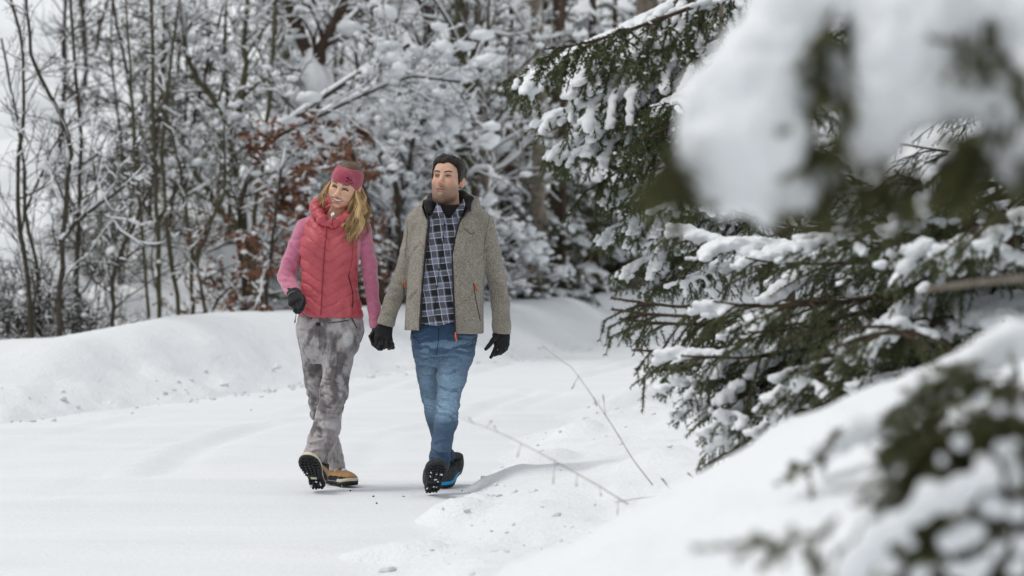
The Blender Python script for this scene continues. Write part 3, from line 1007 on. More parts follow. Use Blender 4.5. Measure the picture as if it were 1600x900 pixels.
# the taller spruce whose boughs hang into the top of the picture
bx, by = (1215 - 800) * 18.5 / FPX, 18.5
sp = spruce('spruce_tree', 'tall spruce with dark boughs drooping in from the top centre', (bx, by, H(bx, by)), 8, 0.15, BM_, 640, z0=4.4, n=16, blen=2.0)
rngb = np.random.default_rng(5)
for (px, py, ang, L) in [(1200, -60, 3.3, 2.3), (1190, 0, 3.05, 2.2), (1200, 40, 3.4, 2.0), (1200, 80, 2.9, 1.9), (1190, 120, 3.2, 1.7), (1190, 170, 3.6, 1.6), (1200, 210, 3.0, 1.5), (1190, 250, 3.3, 1.35),
                         (1195, 300, 3.3, 1.45), (1195, 330, 3.55, 1.3), (1200, 355, 3.9, 1.1), (1195, 235, 3.05, 1.6), (1195, 345, 3.1, 1.2), (1195, 60, 4.2, 1.8), (1195, 160, 4.4, 1.6), (1200, 230, 4.0, 1.4), (1200, -20, 3.7, 2.3), (1200, 110, 3.9, 1.8), (1200, 20, 4.8, 1.8), (1200, 190, 5.1, 1.5), (1195, 130, 2.5, 1.6), (1195, 290, 3.5, 1.1), (1195, 280, 4.3, 1.2)]:
    z = P(px, py, by).z - H(bx, by)
    put_branch(sp, BM_[rngb.integers(3)], (0, 0, z), rngb.normal(0, 0.1), rngb.normal(0.2, 0.1), ang, L / 1.6)

# the spruce beside the road at right, boughs reaching left over the bank
def aimed(parent, proto, root, tipp, sc=None, roll=0.0):
    a, b = Vector(root), Vector(tipp)
    d = b - a
    tip_local = Vector((proto[3][0], proto[3][1], proto[3][2]))
    s = sc or d.length / tip_local.length
    q = tip_local.normalized()
    # yaw to the target, then pitch so that the bough's own end lands there
    yaw = math.atan2(d.y, d.x)
    pit = math.atan2(d.z, math.hypot(d.x, d.y)) - math.atan2(q.z, math.hypot(q.x, q.y))
    o = put_branch(parent, proto[:3], a - Vector(parent.location), roll, -pit, yaw, s)
    return o
def tipped(pr):
    v = coords(pr[0])
    return pr + (v[np.argmax(v[:, 0])],)
BNt = [tipped(p) for p in BN]
tx, ty = (1660 - 800) * 9.5 / FPX, 9.5
tz = H(tx, ty)
near_sp = empty('spruce_tree', (tx, ty, tz))
tag(near_sp, 'snow laden spruce at right whose dark green tips hang over the road bank', 'tree')
T = Tubes()
T.add([(0, 0, -0.2), (0.02, 0, 1.5), (-0.01, 0.02, 3.2), (0, 0, 5)], [0.11, 0.10, 0.08, 0.05], 12)
link('trunk', T.mesh('trunk', M['bark_red']), near_sp)
rngn = np.random.default_rng(9)
AIM = [  # root pixel and depth -> tip pixel and depth
 (1640, 440, 9.5, 948, 470, 10.0), (1640, 430, 9.5, 1010, 392, 9.8), (1640, 470, 9.5, 1040, 600, 9.4), (1640, 480, 9.5, 1090, 690, 9.0),
 (1640, 420, 9.5, 1120, 470, 8.8), (1640, 500, 9.5, 1150, 730, 9.3), (1640, 400, 9.5, 1180, 400, 9.0), (1640, 470, 9.5, 1210, 640, 8.4),
 (1640, 380, 9.5, 1130, 330, 10.5), (1640, 350, 9.5, 1250, 300, 9.0), (1640, 520, 9.5, 1300, 690, 8.6), (1640, 450, 9.5, 1330, 560, 8.0),
 (1640, 330, 9.5, 1370, 350, 8.2), (1640, 420, 9.5, 1380, 460, 7.9), (1640, 300, 9.5, 1420, 260, 8.6), (1640, 540, 9.5, 1420, 640, 7.8),
 (1640, 260, 9.5, 1330, 200, 9.5), (1640, 230, 9.5, 1470, 300, 7.8), (1640, 480, 9.5, 1500, 520, 7.5), (1640, 360, 9.5, 1500, 400, 7.6),
 (1640, 200, 9.5, 1400, 140, 10), (1640, 150, 9.5, 1450, 100, 9.0), (1640, 560, 9.5, 1240, 600, 10.5), (1640, 420, 9.5, 1400, 380, 11), (1640, 300, 9.5, 1250, 350, 10.8),
 (1640, 100, 9.5, 1300, 60, 9.2), (1640, 60, 9.5, 1380, 0, 8.6), (1640, 330, 9.5, 1560, 420, 7.6), (1640, 250, 9.5, 1580, 330, 7.5), (1640, 400, 9.5, 1590, 560, 7.9),
 (1640, 470, 9.5, 985, 545, 9.6), (1640, 490, 9.5, 1030, 632, 9.3), (1640, 480, 9.5, 1075, 565, 9.0), (1640, 500, 9.5, 1100, 645, 9.7), (1640, 520, 9.5, 1135, 745, 9.1), (1640, 500, 9.5, 1170, 690, 8.8), (1640, 440, 9.5, 962, 500, 10.1),
 (1640, 480, 9.5, 1000, 600, 9.5), (1640, 430, 9.5, 1200, 520, 8.6), (1640, 500, 9.5, 1048, 668, 9.4), (1640, 440, 9.5, 952, 485, 9.8), (1640, 520, 9.5, 1090, 738, 9.2), (1640, 440, 9.5, 1280, 470, 8.3), (1640, 400, 9.5, 1300, 400, 8.2), (1640, 480, 9.5, 1250, 580, 8.9),
 (1640, 460, 9.5, 1060, 520, 9.2), (1640, 450, 9.5, 1160, 540, 10.2)]
for i, (x0, y0, Y0, x1, y1, Y1) in enumerate(AIM):
    aimed(near_sp, BNt[i % 4], P(x0, y0, Y0), P(x1, y1, Y1), roll=rngn.normal(0, 0.15))

# bare stick of the same spruce crossing at right
st = Tubes()
st.add([PA(1650, 430, 6.2), PA(1540, 440, 6.1), PA(1450, 452, 6.0)], [0.013, 0.011, 0.008], 6)
so = link('dead_branch', st.mesh('dead_branch', M['bark_pale']))
so.parent = near_sp
so.location = -Vector(near_sp.location)

# ---- close, far out of focus: the bough at top right and the small spruce at bottom right
def close_bough(o, name, Y, blobs, twigs, k, vox, nl, nw, dens, mat):
    """blobs: snow (px, py, radius px, dy); twigs: needle shoots (px, py, px, py, dy) hanging under and beside the snow."""
    s = Y / FPX
    C = np.array([PA(x, y, Y + dy) for x, y, r, dy in blobs])
    Rr = np.array([b[2] * s for b in blobs])
    fd = Field(C.min(0) - Rr.max(), C.max(0) + Rr.max(), vox)
    for c, r in zip(C, Rr):
        fd.ell(c, (r, r * 0.8, r), k=k * s)
    me = fd.mesh('snow_load', M['snow_load'], smooth_iter=2)
    displace(me, lambda v: (fbm(v, 22, 3) - 0.5) * 0.03)
    W_ = Tubes()
    A, B = [], []
    rng = np.random.default_rng(3)
    for x0, y0, x1, y1, dy in twigs:
        a, b = PA(x0, y0, Y + dy), PA(x1, y1, Y + dy - 0.03)
        q = np.array([a + (b - a) * f + np.array([0, 0, -0.02]) * f * f for f in np.linspace(0, 1, 5)])
        W_.add(q, np.linspace(0.003, 0.0012, 5), 5)
        L = np.linalg.norm(b - a)
        qs = [q]
        for j in range(max(2, int(L / 0.02))):
            f = rng.uniform(0.1, 0.9)
            p = a + (b - a) * f
            d = (b - a) / L + rng.normal(0, 0.6, 3)
            d /= np.linalg.norm(d)
            qq = np.array([p + d * l for l in np.linspace(0, rng.uniform(0.03, 0.08), 3)])
            W_.add(qq, 0.0012, 4)
            qs.append(qq)
        for q in qs:
            A.append(q[:-1]); B.append(q[1:])
    A, B = np.concatenate(A), np.concatenate(B)
    ln = np.linalg.norm(B - A, axis=1)
    idx = np.repeat(np.arange(len(A)), rng.poisson(ln * dens))
    ax = (B - A)[idx] / ln[idx][:, None]
    p = A[idx] + (B - A)[idx] * rng.random((len(idx), 1))
    rv = rng.normal(0, 1, (len(idx), 3))
    rv -= ax * np.einsum('ij,ij->i', rv, ax)[:, None]
    rv /= np.linalg.norm(rv, axis=1)[:, None]
    dr = ax * 0.7 + rv * 0.75
    w = np.cross(dr, rng.normal(0, 1, dr.shape))
    w /= np.linalg.norm(w, axis=1)[:, None]
    V = np.stack([p - w * nw * 0.5, p + w * nw * 0.5, p + dr * nl], 1).reshape(-1, 3)
    br = link('branch', W_.mesh('branch', M['bark_red']), o)
    br.location = -Vector(o.location)
    link('needles', mk_mesh('needles', V, np.arange(len(V)).reshape(-1, 3), mat, False), br)
    link('snow_load', me, br)
    return br

cs = empty('spruce_tree', (1.5, 3.3, H(1.5, 3.3)))
tag(cs, 'nearest spruce at top right, its bough bent under thick pads of snow', 'tree')
T = Tubes()
T.add([(0, 0, -0.2), (0.01, 0, 1.2), (0, 0.01, 3.0)], [0.07, 0.06, 0.04], 12)
link('trunk', T.mesh('trunk', M['bark_red']), cs)
Tb = Tubes()
for a, b in (((1640, -80, 3.35), (1120, 250, 3.45)), ((1650, -60, 3.3), (1380, 200, 3.35)), ((1700, -20, 3.35), (1560, 200, 3.3))):
    p, q = PA(*a), PA(*b)
    Tb.add([np.array([1.5, 3.3, p[2] + 0.06]), p, (p + q) / 2 + np.array([0, 0, 0.02]), q], [0.016, 0.011, 0.008, 0.004], 7)
lb = link('branch', Tb.mesh('branch', M['bark_red']), cs)
lb.location = -Vector(cs.location) + Vector((0, 0.12, 0.0))
bl1 = [(1185, 120, 85, 0), (1150, 185, 72, 0), (1220, 60, 72, 0.02), (1255, -10, 70, 0), (1118, 225, 50, 0), (1190, 210, 72, -0.02), (1225, 150, 50, 0.02), (1150, 265, 36, 0), (1200, 265, 36, 0), (1105, 285, 20, 0), (1107, 310, 14, 0), (1178, 300, 20, 0), (1184, 325, 16, 0), (1232, 290, 18, 0), (1238, 318, 15, 0), (1142, 300, 18, 0), (1085, 200, 38, 0.01),
       (1270, 300, 24, 0), (1140, 325, 13, 0), (1205, 342, 11, 0), (1290, 312, 12, 0), (1075, 255, 18, 0), (1095, 150, 40, 0), (1230, -20, 60, 0.03)]
bl2 = [(1420, 20, 75, 0), (1400, 90, 62, -0.01), (1455, 80, 60, 0), (1375, 150, 52, 0), (1420, 165, 52, 0), (1355, 205, 36, 0), (1395, 225, 30, 0), (1450, 150, 34, 0), (1310, 105, 34, 0.03), (1500, 90, 34, 0), (1330, 130, 30, 0.02), (1480, -20, 60, 0), (1360, 250, 16, 0), (1460, 185, 18, 0),
       (1500, 150, 42, 0.02), (1530, 130, 40, 0.02), (1480, 40, 50, 0), (1550, 250, 24, 0.02), (1600, 270, 30, 0.02), (1590, 40, 62, 0.02), (1610, 120, 55, 0), (1580, 180, 42, 0), (1620, 200, 40, 0), (1545, 10, 34, 0), (1300, 280, 22, 0.02), (1265, 285, 18, 0.02)]
bl2 = [(x - 10, y, r * 1.0, d) for x, y, r, d in bl2]
tw = []
rt = np.random.default_rng(21)
for (x0, y0, x1, y1, n) in ((1262, 60, 1335, 330, 30), (1040, 220, 1090, 300, 5), (1290, 0, 1335, 60, 6), (1330, 235, 1520, 300, 20), (1500, 20, 1560, 75, 6), (1470, 190, 1600, 270, 12), (1040, 215, 1075, 290, 8), (1490, 190, 1560, 250, 10), (1540, 60, 1640, 260, 12), (1120, 290, 1290, 325, 3)):
    for _ in range(n):
        x, y = rt.uniform(x0, x1), rt.uniform(y0, y1)
        tw.append((x, y, x + rt.normal(-10, 25), y + rt.uniform(20, 70), rt.uniform(-0.05, 0.06)))
close_bough(cs, 'bough', 3.4, bl1 + bl2, tw, 30, 0.0035, 0.014, 0.0022, 1100, M['needle_close'])

ys = empty('spruce_tree', (0.74, 3.5, H(0.74, 3.5)))
tag(ys, 'small blurred spruce poking out of the snow at bottom right corner', 'tree')
T = Tubes()
T.add([(0, 0, -0.2), (0.0, 0, 0.25), (0.005, 0, 0.3)], [0.02, 0.016, 0.01], 8)
link('trunk', T.mesh('trunk', M['bark_red']), ys)
bl3 = [(1500, 690, 15, 0), (1530, 720, 16, 0), (1470, 720, 14, 0), (1550, 790, 20, 0), (1520, 830, 18, 0), (1490, 890, 18, 0), (1440, 890, 20, 0), (1600, 850, 18, 0), (1540, 880, 14, 0), (1560, 640, 14, 0), (1590, 750, 15, 0),(1540, 745, 22, -0.02), (1510, 760, 24, 0), (1480, 780, 24, 0), (1450, 770, 26, 0), (1435, 795, 24, 0), (1400, 820, 24, 0), (1370, 840, 26, 0), (1345, 870, 28, 0), (1330, 900, 30, 0), (1480, 850, 18, 0), (1500, 845, 16, 0), (1560, 700, 14, 0), (1578, 720, 12, 0), (1590, 800, 14, 0), (1520, 900, 20, 0),
       (1585, 690, 10, 0), (1600, 640, 16, 0), (1560, 860, 12, 0), (1390, 880, 14, 0), (1425, 850, 12, 0), (1590, 890, 18, 0)]
tw = []
for (x0, y0, x1, y1, n) in ((1430, 640, 1640, 720, 40), (1450, 700, 1640, 900, 70), (1400, 720, 1480, 770, 7), (1390, 830, 1480, 920, 12), (1290, 800, 1340, 870, 6), (1205, 835, 1255, 850, 4), (1540, 620, 1640, 680, 14)):
    for _ in range(n):
        x, y = rt.uniform(x0, x1), rt.uniform(y0, y1)
        tw.append((x, y, x + rt.normal(-35, 25), y + rt.uniform(5, 60), rt.uniform(-0.02, 0.12)))
close_bough(ys, 'bough', 3.4, [(x, y, r * 0.95, d - 0.06) for x, y, r, d in bl3], tw, 14, 0.004, 0.014, 0.0022, 1200, M['needle_close'])

bs = empty('spruce_tree', (1.02, 4.7, H(1.02, 4.7)))
tag(bs, 'young spruce nearly buried in the smooth near bank, only its tips showing', 'tree')
T = Tubes()
T.add([(0, 0, -0.3), (0.0, 0, 0.0), (0.005, 0, 0.12)], [0.02, 0.016, 0.008], 8)
link('trunk', T.mesh('trunk', M['bark_red']), bs)
bl4 = [(1405, 640, 26, 0), (1375, 655, 24, 0), (1345, 668, 26, 0), (1440, 612, 26, 0), (1470, 596, 24, 0), (1510, 572, 28, 0), (1550, 552, 30, 0), (1590, 530, 32, 0), (1310, 690, 24, 0), (1280, 706, 22, 0.02), (1460, 650, 20, 0), (1520, 610, 22, 0), (1400, 690, 20, 0)]
tw = []
for (x0, y0, x1, y1, n) in ((1300, 665, 1420, 700, 4), (1400, 615, 1500, 650, 8), (1500, 565, 1620, 610, 12), (1230, 705, 1300, 730, 2), (1470, 640, 1600, 680, 6)):
    for _ in range(n):
        x, y = rt.uniform(x0, x1), rt.uniform(y0, y1)
        tw.append((x, y, x + rt.normal(-25, 15), y + rt.uniform(5, 34), rt.uniform(-0.09, 0.02)))
close_bough(bs, 'bough', 4.55, bl4, tw, 14, 0.006, 0.015, 0.0028, 1100, M['needle_close'])

# ---------------------------------------------------------------- dry weeds on the near verge
def weed(name, label, Y, poly, r, side, seed):
    rng = np.random.default_rng(seed)
    T = Tubes()
    q = np.array([PA(x, y, Y + dy) for x, y, dy in poly])
    q = resample(q, 16)
    T.add(q, np.linspace(r, r * 0.4, 16), 5)
    for (f, dx, dyp) in side:
        p = q[int(f * 15)]
        e = p + np.array([dx, rng.normal(0, 0.01), dyp]) * Y / FPX
        m = (p + e) / 2 + np.array([dx, 0, 0]) * 0.1 * Y / FPX
        T.add(np.array([p, m, e]), [r * 0.5, r * 0.4, r * 0.4], 4)
        T.add(np.array([e * 0.6 + p * 0.4, e, e + (e - p) * 0.15]), [r * 0.5, r * 1.3, r * 0.3], 5)
    o = link(name, T.mesh(name, M['stalk']))
    tag(o, label, 'plant')
    return o
pods = [(f_, dx_, dy_) for f_, dx_, dy_ in ((.10, -3, -24), (.17, -8, -30), (.21, 2, -14), (.30, -6, -38), (.34, -2, -18), (.45, -9, -26), (.52, -3, -32), (.56, 5, -12), (.68, -6, -20), (.76, -2, -11))]
weed('dry_weed', 'bent dry weed with hanging seed pods in front of the man', 8.2, [(982, 788, 0.05), (940, 762, 0), (870, 722, 0), (800, 685, 0), (760, 668, 0), (722, 655, 0)], 0.0020, pods[::2] + [(0.85, -6, 10), (0.9, 8, 10), (0.95, -8, 8)], 1)
weed('dry_stalk', 'thin curved dry stalk arching over the near verge', 9.6, [(1020, 758, 0), (990, 720, 0), (960, 670, 0), (930, 625, 0), (895, 575, 0), (872, 560, 0), (848, 540, 0)], 0.0022, [(0.6, 6, -14), (0.75, -10, -18), (0.5, -4, 30)], 2)
weed('dry_twig', 'low reddish twig lying across the snow under the spruce tips', 9.2, [(1180, 715, 0), (1130, 742, 0), (1080, 760, 0), (1020, 775, 0), (960, 785, 0)], 0.003, [(0.2, -10, 22), (0.4, -20, 14), (0.6, -16, 18), (0.7, 8, -10)], 3)
# ---------------------------------------------------------------- the couple: cloth and skin materials
S0 = D0 / FPX
def cloth(name, attr=False, c1=None, c2=None, scale=40, rough=0.85, fine=600, fdist=0.002, sheen=0.2, spec=0.2):
    return simple(name, c1 or (0.9, 0.9, 0.9), c2 or (1, 1, 1), scale, rough, fdist, fine, sheen, 3, spec, attr)

M['skin'] = simple('skin', (0.93, 0.93, 0.93), (1.0, 1.0, 1.0), 60, 0.5, 0.0008, 500, 0.0, 3, 0.35, True)
sk = M['skin'].node_tree.nodes['Principled BSDF']
sk.inputs['Subsurface Weight'].default_value = 0.12
sk.inputs['Subsurface Radius'].default_value = (0.01, 0.004, 0.002)
M['eye'] = simple('eyeball', (1, 1, 1), None, 1, 0.15, attr=True, spec=0.5)
M['teeth'] = simple('teeth', (0.80, 0.75, 0.66), None, 1, 0.3)
M['hair_dark'] = simple('dark_hair', (0.004, 0.003, 0.0025), (0.034, 0.023, 0.016), 120, 0.42, 0.004, 260, 0, 4, 0.3)
M['hair_blond'] = simple('blond_hair', (0.8, 0.78, 0.75), (1, 1, 1), 90, 0.42, 0.0, None, 0, 3, 0.4, True)
M['glove'] = simple('black_glove', (0.006, 0.006, 0.007), (0.014, 0.014, 0.016), 80, 0.65, 0.002, 500, 0.05)
M['black'] = simple('black_cloth', (0.008, 0.008, 0.009), (0.014, 0.014, 0.015), 90, 0.8, 0.002, 400, 0.1)
M['rubber'] = simple('black_rubber', (0.014, 0.014, 0.015), (0.035, 0.035, 0.036), 120, 0.6, 0.002)
M['tan'] = simple('tan_nubuck', (0.36, 0.2, 0.075), (0.5, 0.29, 0.12), 40, 0.8, 0.002, 300, 0.2)
M['cream'] = simple('cream_rubber', (0.6, 0.55, 0.4), (0.68, 0.63, 0.5), 40, 0.6)
M['blue_foam'] = simple('blue_foam', (0.02, 0.30, 0.65), (0.03, 0.38, 0.75), 50, 0.55)
M['shoe_grey'] = simple('dark_shoe_cloth', (0.012, 0.013, 0.014), (0.06, 0.06, 0.065), 70, 0.7, 0.003)
M['toe_print'] = simple('pale_toe_cap', (0.55, 0.57, 0.6), (0.75, 0.77, 0.8), 60, 0.6)
M['zip_black'] = simple('black_zip', (0.012, 0.012, 0.013), None, 1, 0.4)
M['zip_red'] = simple('crimson_zip', (0.32, 0.03, 0.06), None, 1, 0.45)
M['metal'] = simple('grey_metal', (0.3, 0.3, 0.31), None, 1, 0.3)
M['metal'].node_tree.nodes['Principled BSDF'].inputs['Metallic'].default_value = 0.8
M['orange'] = simple('orange_pull', (0.8, 0.14, 0.03), None, 1, 0.6)
M['white_cloth'] = simple('white_cloth', (0.75, 0.75, 0.76), None, 1, 0.8)
M['headband'] = simple('rose_knit', (0.36, 0.055, 0.095), (0.45, 0.085, 0.13), 30, 0.85, 0.003, 500, 0.3)
M['logo'] = simple('dark_print', (0.02, 0.006, 0.012), None, 1, 0.7)
M['vest'] = simple('coral_quilted_nylon', (0.46, 0.075, 0.095), (0.54, 0.10, 0.12), 14, 0.42, 0.006, 55, 0.0, 3, 0.4)
M['fleece'] = simple('pink_fleece', (0.54, 0.165, 0.27), (0.64, 0.22, 0.33), 35, 0.95, 0.004, 260, 0.5, 3, 0.1)
M['trouser'] = simple('mottled_trouser', (0.82, 0.82, 0.82), (1.1, 1.1, 1.1), 45, 0.8, 0.004, 130, 0.15, 4, 0.2, True)
M['jean'] = simple('blue_denim', (0.72, 0.74, 0.76), (1.15, 1.15, 1.15), 110, 0.85, 0.003, 300, 0.15, 4, 0.2, True)

# grey-brown marled knit: light and dark yarn in slanting rows
m, t, b = new_mat('marled_knit')
tc = t.nodes.new('ShaderNodeTexCoord').outputs['Object']
mp = N(t, 'Mapping')
mp.inputs['Rotation'].default_value = (0, R(38), 0)
mp.inputs['Scale'].default_value = (330, 240, 215)
t.links.new(tc, mp.inputs['Vector'])
vo = N(t, 'TexVoronoi')
vo.inputs['Scale'].default_value = 1.0
t.links.new(mp.outputs[0], vo.inputs['Vector'])
sep = N(t, 'SeparateColor')
t.links.new(vo.outputs['Color'], sep.inputs[0])
c_ = ramp(t, sep.outputs[0], [(0.0, (0.20, 0.182, 0.152)), (0.35, (0.29, 0.265, 0.222)), (0.7, (0.38, 0.347, 0.292)), (1.0, (0.47, 0.43, 0.363))])
big = ramp(t, noise_out(t, tc, 9, 3), [(0.3, (0.88, 0.88, 0.88)), (0.7, (1.06, 1.06, 1.06))])
t.links.new(mixc(t, 1.0, c_, big, 'MULTIPLY'), b.inputs['Base Color'])
b.inputs['Roughness'].default_value = 0.95
b.inputs['Sheen Weight'].default_value = 0.25
b.inputs['Specular IOR Level'].default_value = 0.1
add_bump(t, b, math_node(t, 'SUBTRACT', 1.0, vo.outputs['Distance']), 0.004)
M['knit'] = m

# plaid shirt: crossing bands woven from two stripes, thin white and red lines
m, t, b = new_mat('plaid_flannel')
tc = N(t, 'UVMap').outputs['UV'] if False else t.nodes.new('ShaderNodeTexCoord').outputs['Object']
sx = N(t, 'SeparateXYZ')
t.links.new(tc, sx.inputs[0])
X_, Y_, Z_ = sx.outputs
px_, pz_ = 0.074, 0.069
wn = noise_out(t, tc, 9, 2)
xo = math_node(t, 'ADD', X_, math_node(t, 'MULTIPLY', Z_, 0.17))
xo = math_node(t, 'ADD', xo, math_node(t, 'MULTIPLY', wn, 0.02))
zo = math_node(t, 'ADD', Z_, math_node(t, 'MULTIPLY', X_, -0.10))
zo = math_node(t, 'ADD', zo, math_node(t, 'MULTIPLY', wn, 0.015))
fx = math_node(t, 'FRACT', math_node(t, 'DIVIDE', math_node(t, 'ADD', xo, 10.012), px_))
fz = math_node(t, 'FRACT', math_node(t, 'DIVIDE', math_node(t, 'ADD', zo, 10.0), pz_))
def band(f, a, w):
    d = math_node(t, 'ABSOLUTE', math_node(t, 'SUBTRACT', f, a))
    return math_node(t, 'LESS_THAN', d, w)
dx_, dz_ = band(fx, 0.28, 0.21), band(fz, 0.28, 0.23)
c0 = mixc(t, dx_, (0.18, 0.21, 0.29), (0.07, 0.08, 0.105))
c1 = mixc(t, dx_, (0.07, 0.08, 0.105), (0.008, 0.008, 0.011))
c_ = mixc(t, dz_, c0, c1)
for f, a, w in ((fx, 0.535, 0.022), (fx, 0.96, 0.02), (fz, 0.56, 0.022), (fz, 0.95, 0.018)):
    c_ = mixc(t, math_node(t, 'MULTIPLY', band(f, a, w), 0.6), c_, (0.62, 0.66, 0.74))
for f in (fx, fz):
    c_ = mixc(t, math_node(t, 'MULTIPLY', band(f, 0.75, 0.018), 0.25), c_, (0.42, 0.06, 0.08))
t.links.new(c_, b.inputs['Base Color'])
b.inputs['Roughness'].default_value = 0.9
b.inputs['Sheen Weight'].default_value = 0.15
add_bump(t, b, noise_out(t, tc, 30, 3), 0.01)
M['plaid'] = m

def bvh_of(me):
    v = coords(me)
    return BVHTree.FromPolygons([tuple(p) for p in v], [tuple(p.vertices) for p in me.polygons])

def drape(bvh, pts, Y0, off=0.002, n=18):
    """Photo pixels laid onto the front of a garment: rays from the road side, out to Y0 in front."""
    q = resample([(x, y, 0) for x, y in pts], n)
    out = []
    for x, y, _ in q:
        p = P(x, y, Y0 + 0.6)
        hit = bvh.ray_cast(Vector((p.x, Y0 - 1.2, p.z)), Vector((0, 1, 0)))
        if hit[0] is not None:
            out.append(np.array(hit[0]) + np.array(hit[1]) * off)
    return np.array(out)

def seam(name, bvh, pts, Y0, r, mat, parent, off=0.001, n=18, flat=0.6):
    q = drape(bvh, pts, Y0, off, n)
    if len(q) < 2:
        return None
    T = Tubes()
    T.add(q, r, 6, flat=flat)
    return link(name, T.mesh(name, mat), parent)

def wrinkle(v, amp, freq, seed, ax=2, stretch=3.5):
    f = np.array([freq / stretch] * 3)
    f[ax] = freq
    w = v + (fbm(v, 6, seed + 50, 2)[:, None] - 0.5) * 0.08
    n = vnoise(w, f, seed)
    return amp * (0.3 - 1.3 * (1 - np.abs(2 * n - 1)) ** 3) * (0.25 + 0.9 * vnoise(v, 7, seed + 9))

def creases(v, n, lines, at, wid=0.0065, depth=0.006, front=True):
    """Single folds drawn where the cloth breaks: a sharp valley with a rounded ridge beside it."""
    out = np.zeros(len(v))
    face = np.clip(-n[:, 1] * 1.6, 0, 1)
    for i, (x0, y0, x1, y1) in enumerate(lines):
        a, b = at(x0, y0), at(x1, y1)
        a, b = a[[0, 2]], b[[0, 2]]
        d = b - a
        L = np.linalg.norm(d)
        d /= L
        q = v[:, [0, 2]] - a
        t = q @ d
        s = q[:, 0] * -d[1] + q[:, 1] * d[0]
        if d[0] < 0:
            s = -s
        s = s + 0.004 * np.sin(t * 60 + i) + 0.006 * (t / L - .5) ** 2
        e = sm(-0.01, 0.012, t) * (1 - sm(L - 0.02, L + 0.008, t))
        out += e * depth * (0.9 * np.exp(-((s - wid * 1.7) / (wid * 1.5)) ** 2) - 1.15 * np.exp(-(s / wid) ** 2))
    return out * face

# ---------------------------------------------------------------- heads
def head_field(F_, o, Rm, sc, male):
    """Melt a head into field F_. o: point between the eyes; Rm: columns are the face's right-hand (seen), forward and up axes."""
    eye0 = np.array([0, 0.086, 0.0])
    def L(p):
        return o + Rm @ ((np.asarray(p, float) - eye0) * sc)
    def E(c, r, k=0.0, op='add', rot=None):
        M_ = Rm if rot is None else Rm @ rot
        F_.ell(L(c), np.asarray(r) * sc, k * sc, M_, op)
    E((0, -0.012, 0.036), (0.074, 0.094, 0.083))
    E((0, 0.030, -0.010), (0.064, 0.058, 0.085), 0.03)
    jw = 0.050 if male else 0.046
    dz_ = -0.009 if male else 0.0
    E((0, 0.036, -0.070 + dz_), (jw, 0.047, 0.040), 0.035)
    E((0, 0.072, -0.102 + dz_ * 1.3), (0.024 if male else 0.019, 0.016, 0.016), 0.03)
    for s in (-1, 1):
        E((s * 0.040, 0.052, -0.028), (0.024, 0.028, 0.022), 0.025)
        E((s * 0.028, 0.080, 0.019), (0.026, 0.012, 0.009), 0.012)
        E((s * 0.043, 0.020, -0.075), (0.013 if male else 0.012, 0.035, 0.025), 0.03)
    E((0, 0.078, 0.045), (0.045, 0.018, 0.03), 0.03)
    for s in (-1, 1):
        E((s * 0.031, 0.097, 0.001), (0.018, 0.016, 0.011), 0.014, 'carve')
        E((s * 0.031, 0.0765, 0.000), (0.0145, 0.0125, 0.0115), 0.004)          # closed-in lids round the eyeball
    F_.cone(L((0, 0.084, 0.012)), L((0, 0.104, -0.032)), 0.0072 * sc, 0.0105 * sc, 0.012 * sc)
    E((0, 0.106, -0.036), (0.0105, 0.010, 0.009), 0.006)
    for s in (-1, 1):
        E((s * 0.0125, 0.094, -0.040), (0.0075, 0.009, 0.007), 0.006)
        E((s * 0.0065, 0.1, -0.047), (0.003, 0.005, 0.004), 0.003, 'carve')
    if male:
        E((0, 0.088, -0.067), (0.028, 0.010, 0.0055), 0.006)
        E((0, 0.087, -0.078), (0.020, 0.011, 0.0065), 0.006)
        E((0, 0.099, -0.0722), (0.025, 0.006, 0.0018), 0.003, 'carve')
    else:
        E((0, 0.085, -0.054), (0.035, 0.011, 0.005), 0.007)
        E((0, 0.081, -0.082), (0.028, 0.013, 0.0075), 0.007)
        E((0, 0.092, -0.0675), (0.034, 0.013, 0.0100), 0.004, 'carve', Matrix.Identity(3))
        for s in (-1, 1):
            E((s * 0.041, 0.062, -0.045), (0.018, 0.02, 0.017), 0.02)
    for s in (-1, 1):
        rot = np.array(Matrix.Rotation(s * 0.35, 3, 'Z') @ Matrix.Rotation(0.2, 3, 'X'))
        E((s * 0.075, -0.010, -0.006), (0.009, 0.017, 0.029), 0.006, 'add', rot)
        E((s * 0.086, -0.006, -0.004), (0.006, 0.010, 0.018), 0.004, 'carve', rot)
    return L

def to_face(v, o, Rm, sc):
    return (v - o) @ Rm / sc + np.array([0, 0.086, 0.0])

def blob(p, c, r):
    d = np.sqrt((((p - np.array(c)) / np.array(r)) ** 2).sum(1))
    return 1 - sm(0.6, 1.15, d)

def axes(yaw, pitch, roll):
    """Face axes: columns x (viewer's right), forward (towards the lens at yaw 0), up."""
    base = np.array([[1, 0, 0], [0, -1, 0], [0, 0, 1]], float).T
    Rr = Matrix.Rotation(R(yaw), 3, 'Z') @ Matrix.Rotation(R(pitch), 3, 'X') @ Matrix.Rotation(R(roll), 3, 'Y')
    return np.array(Rr) @ base

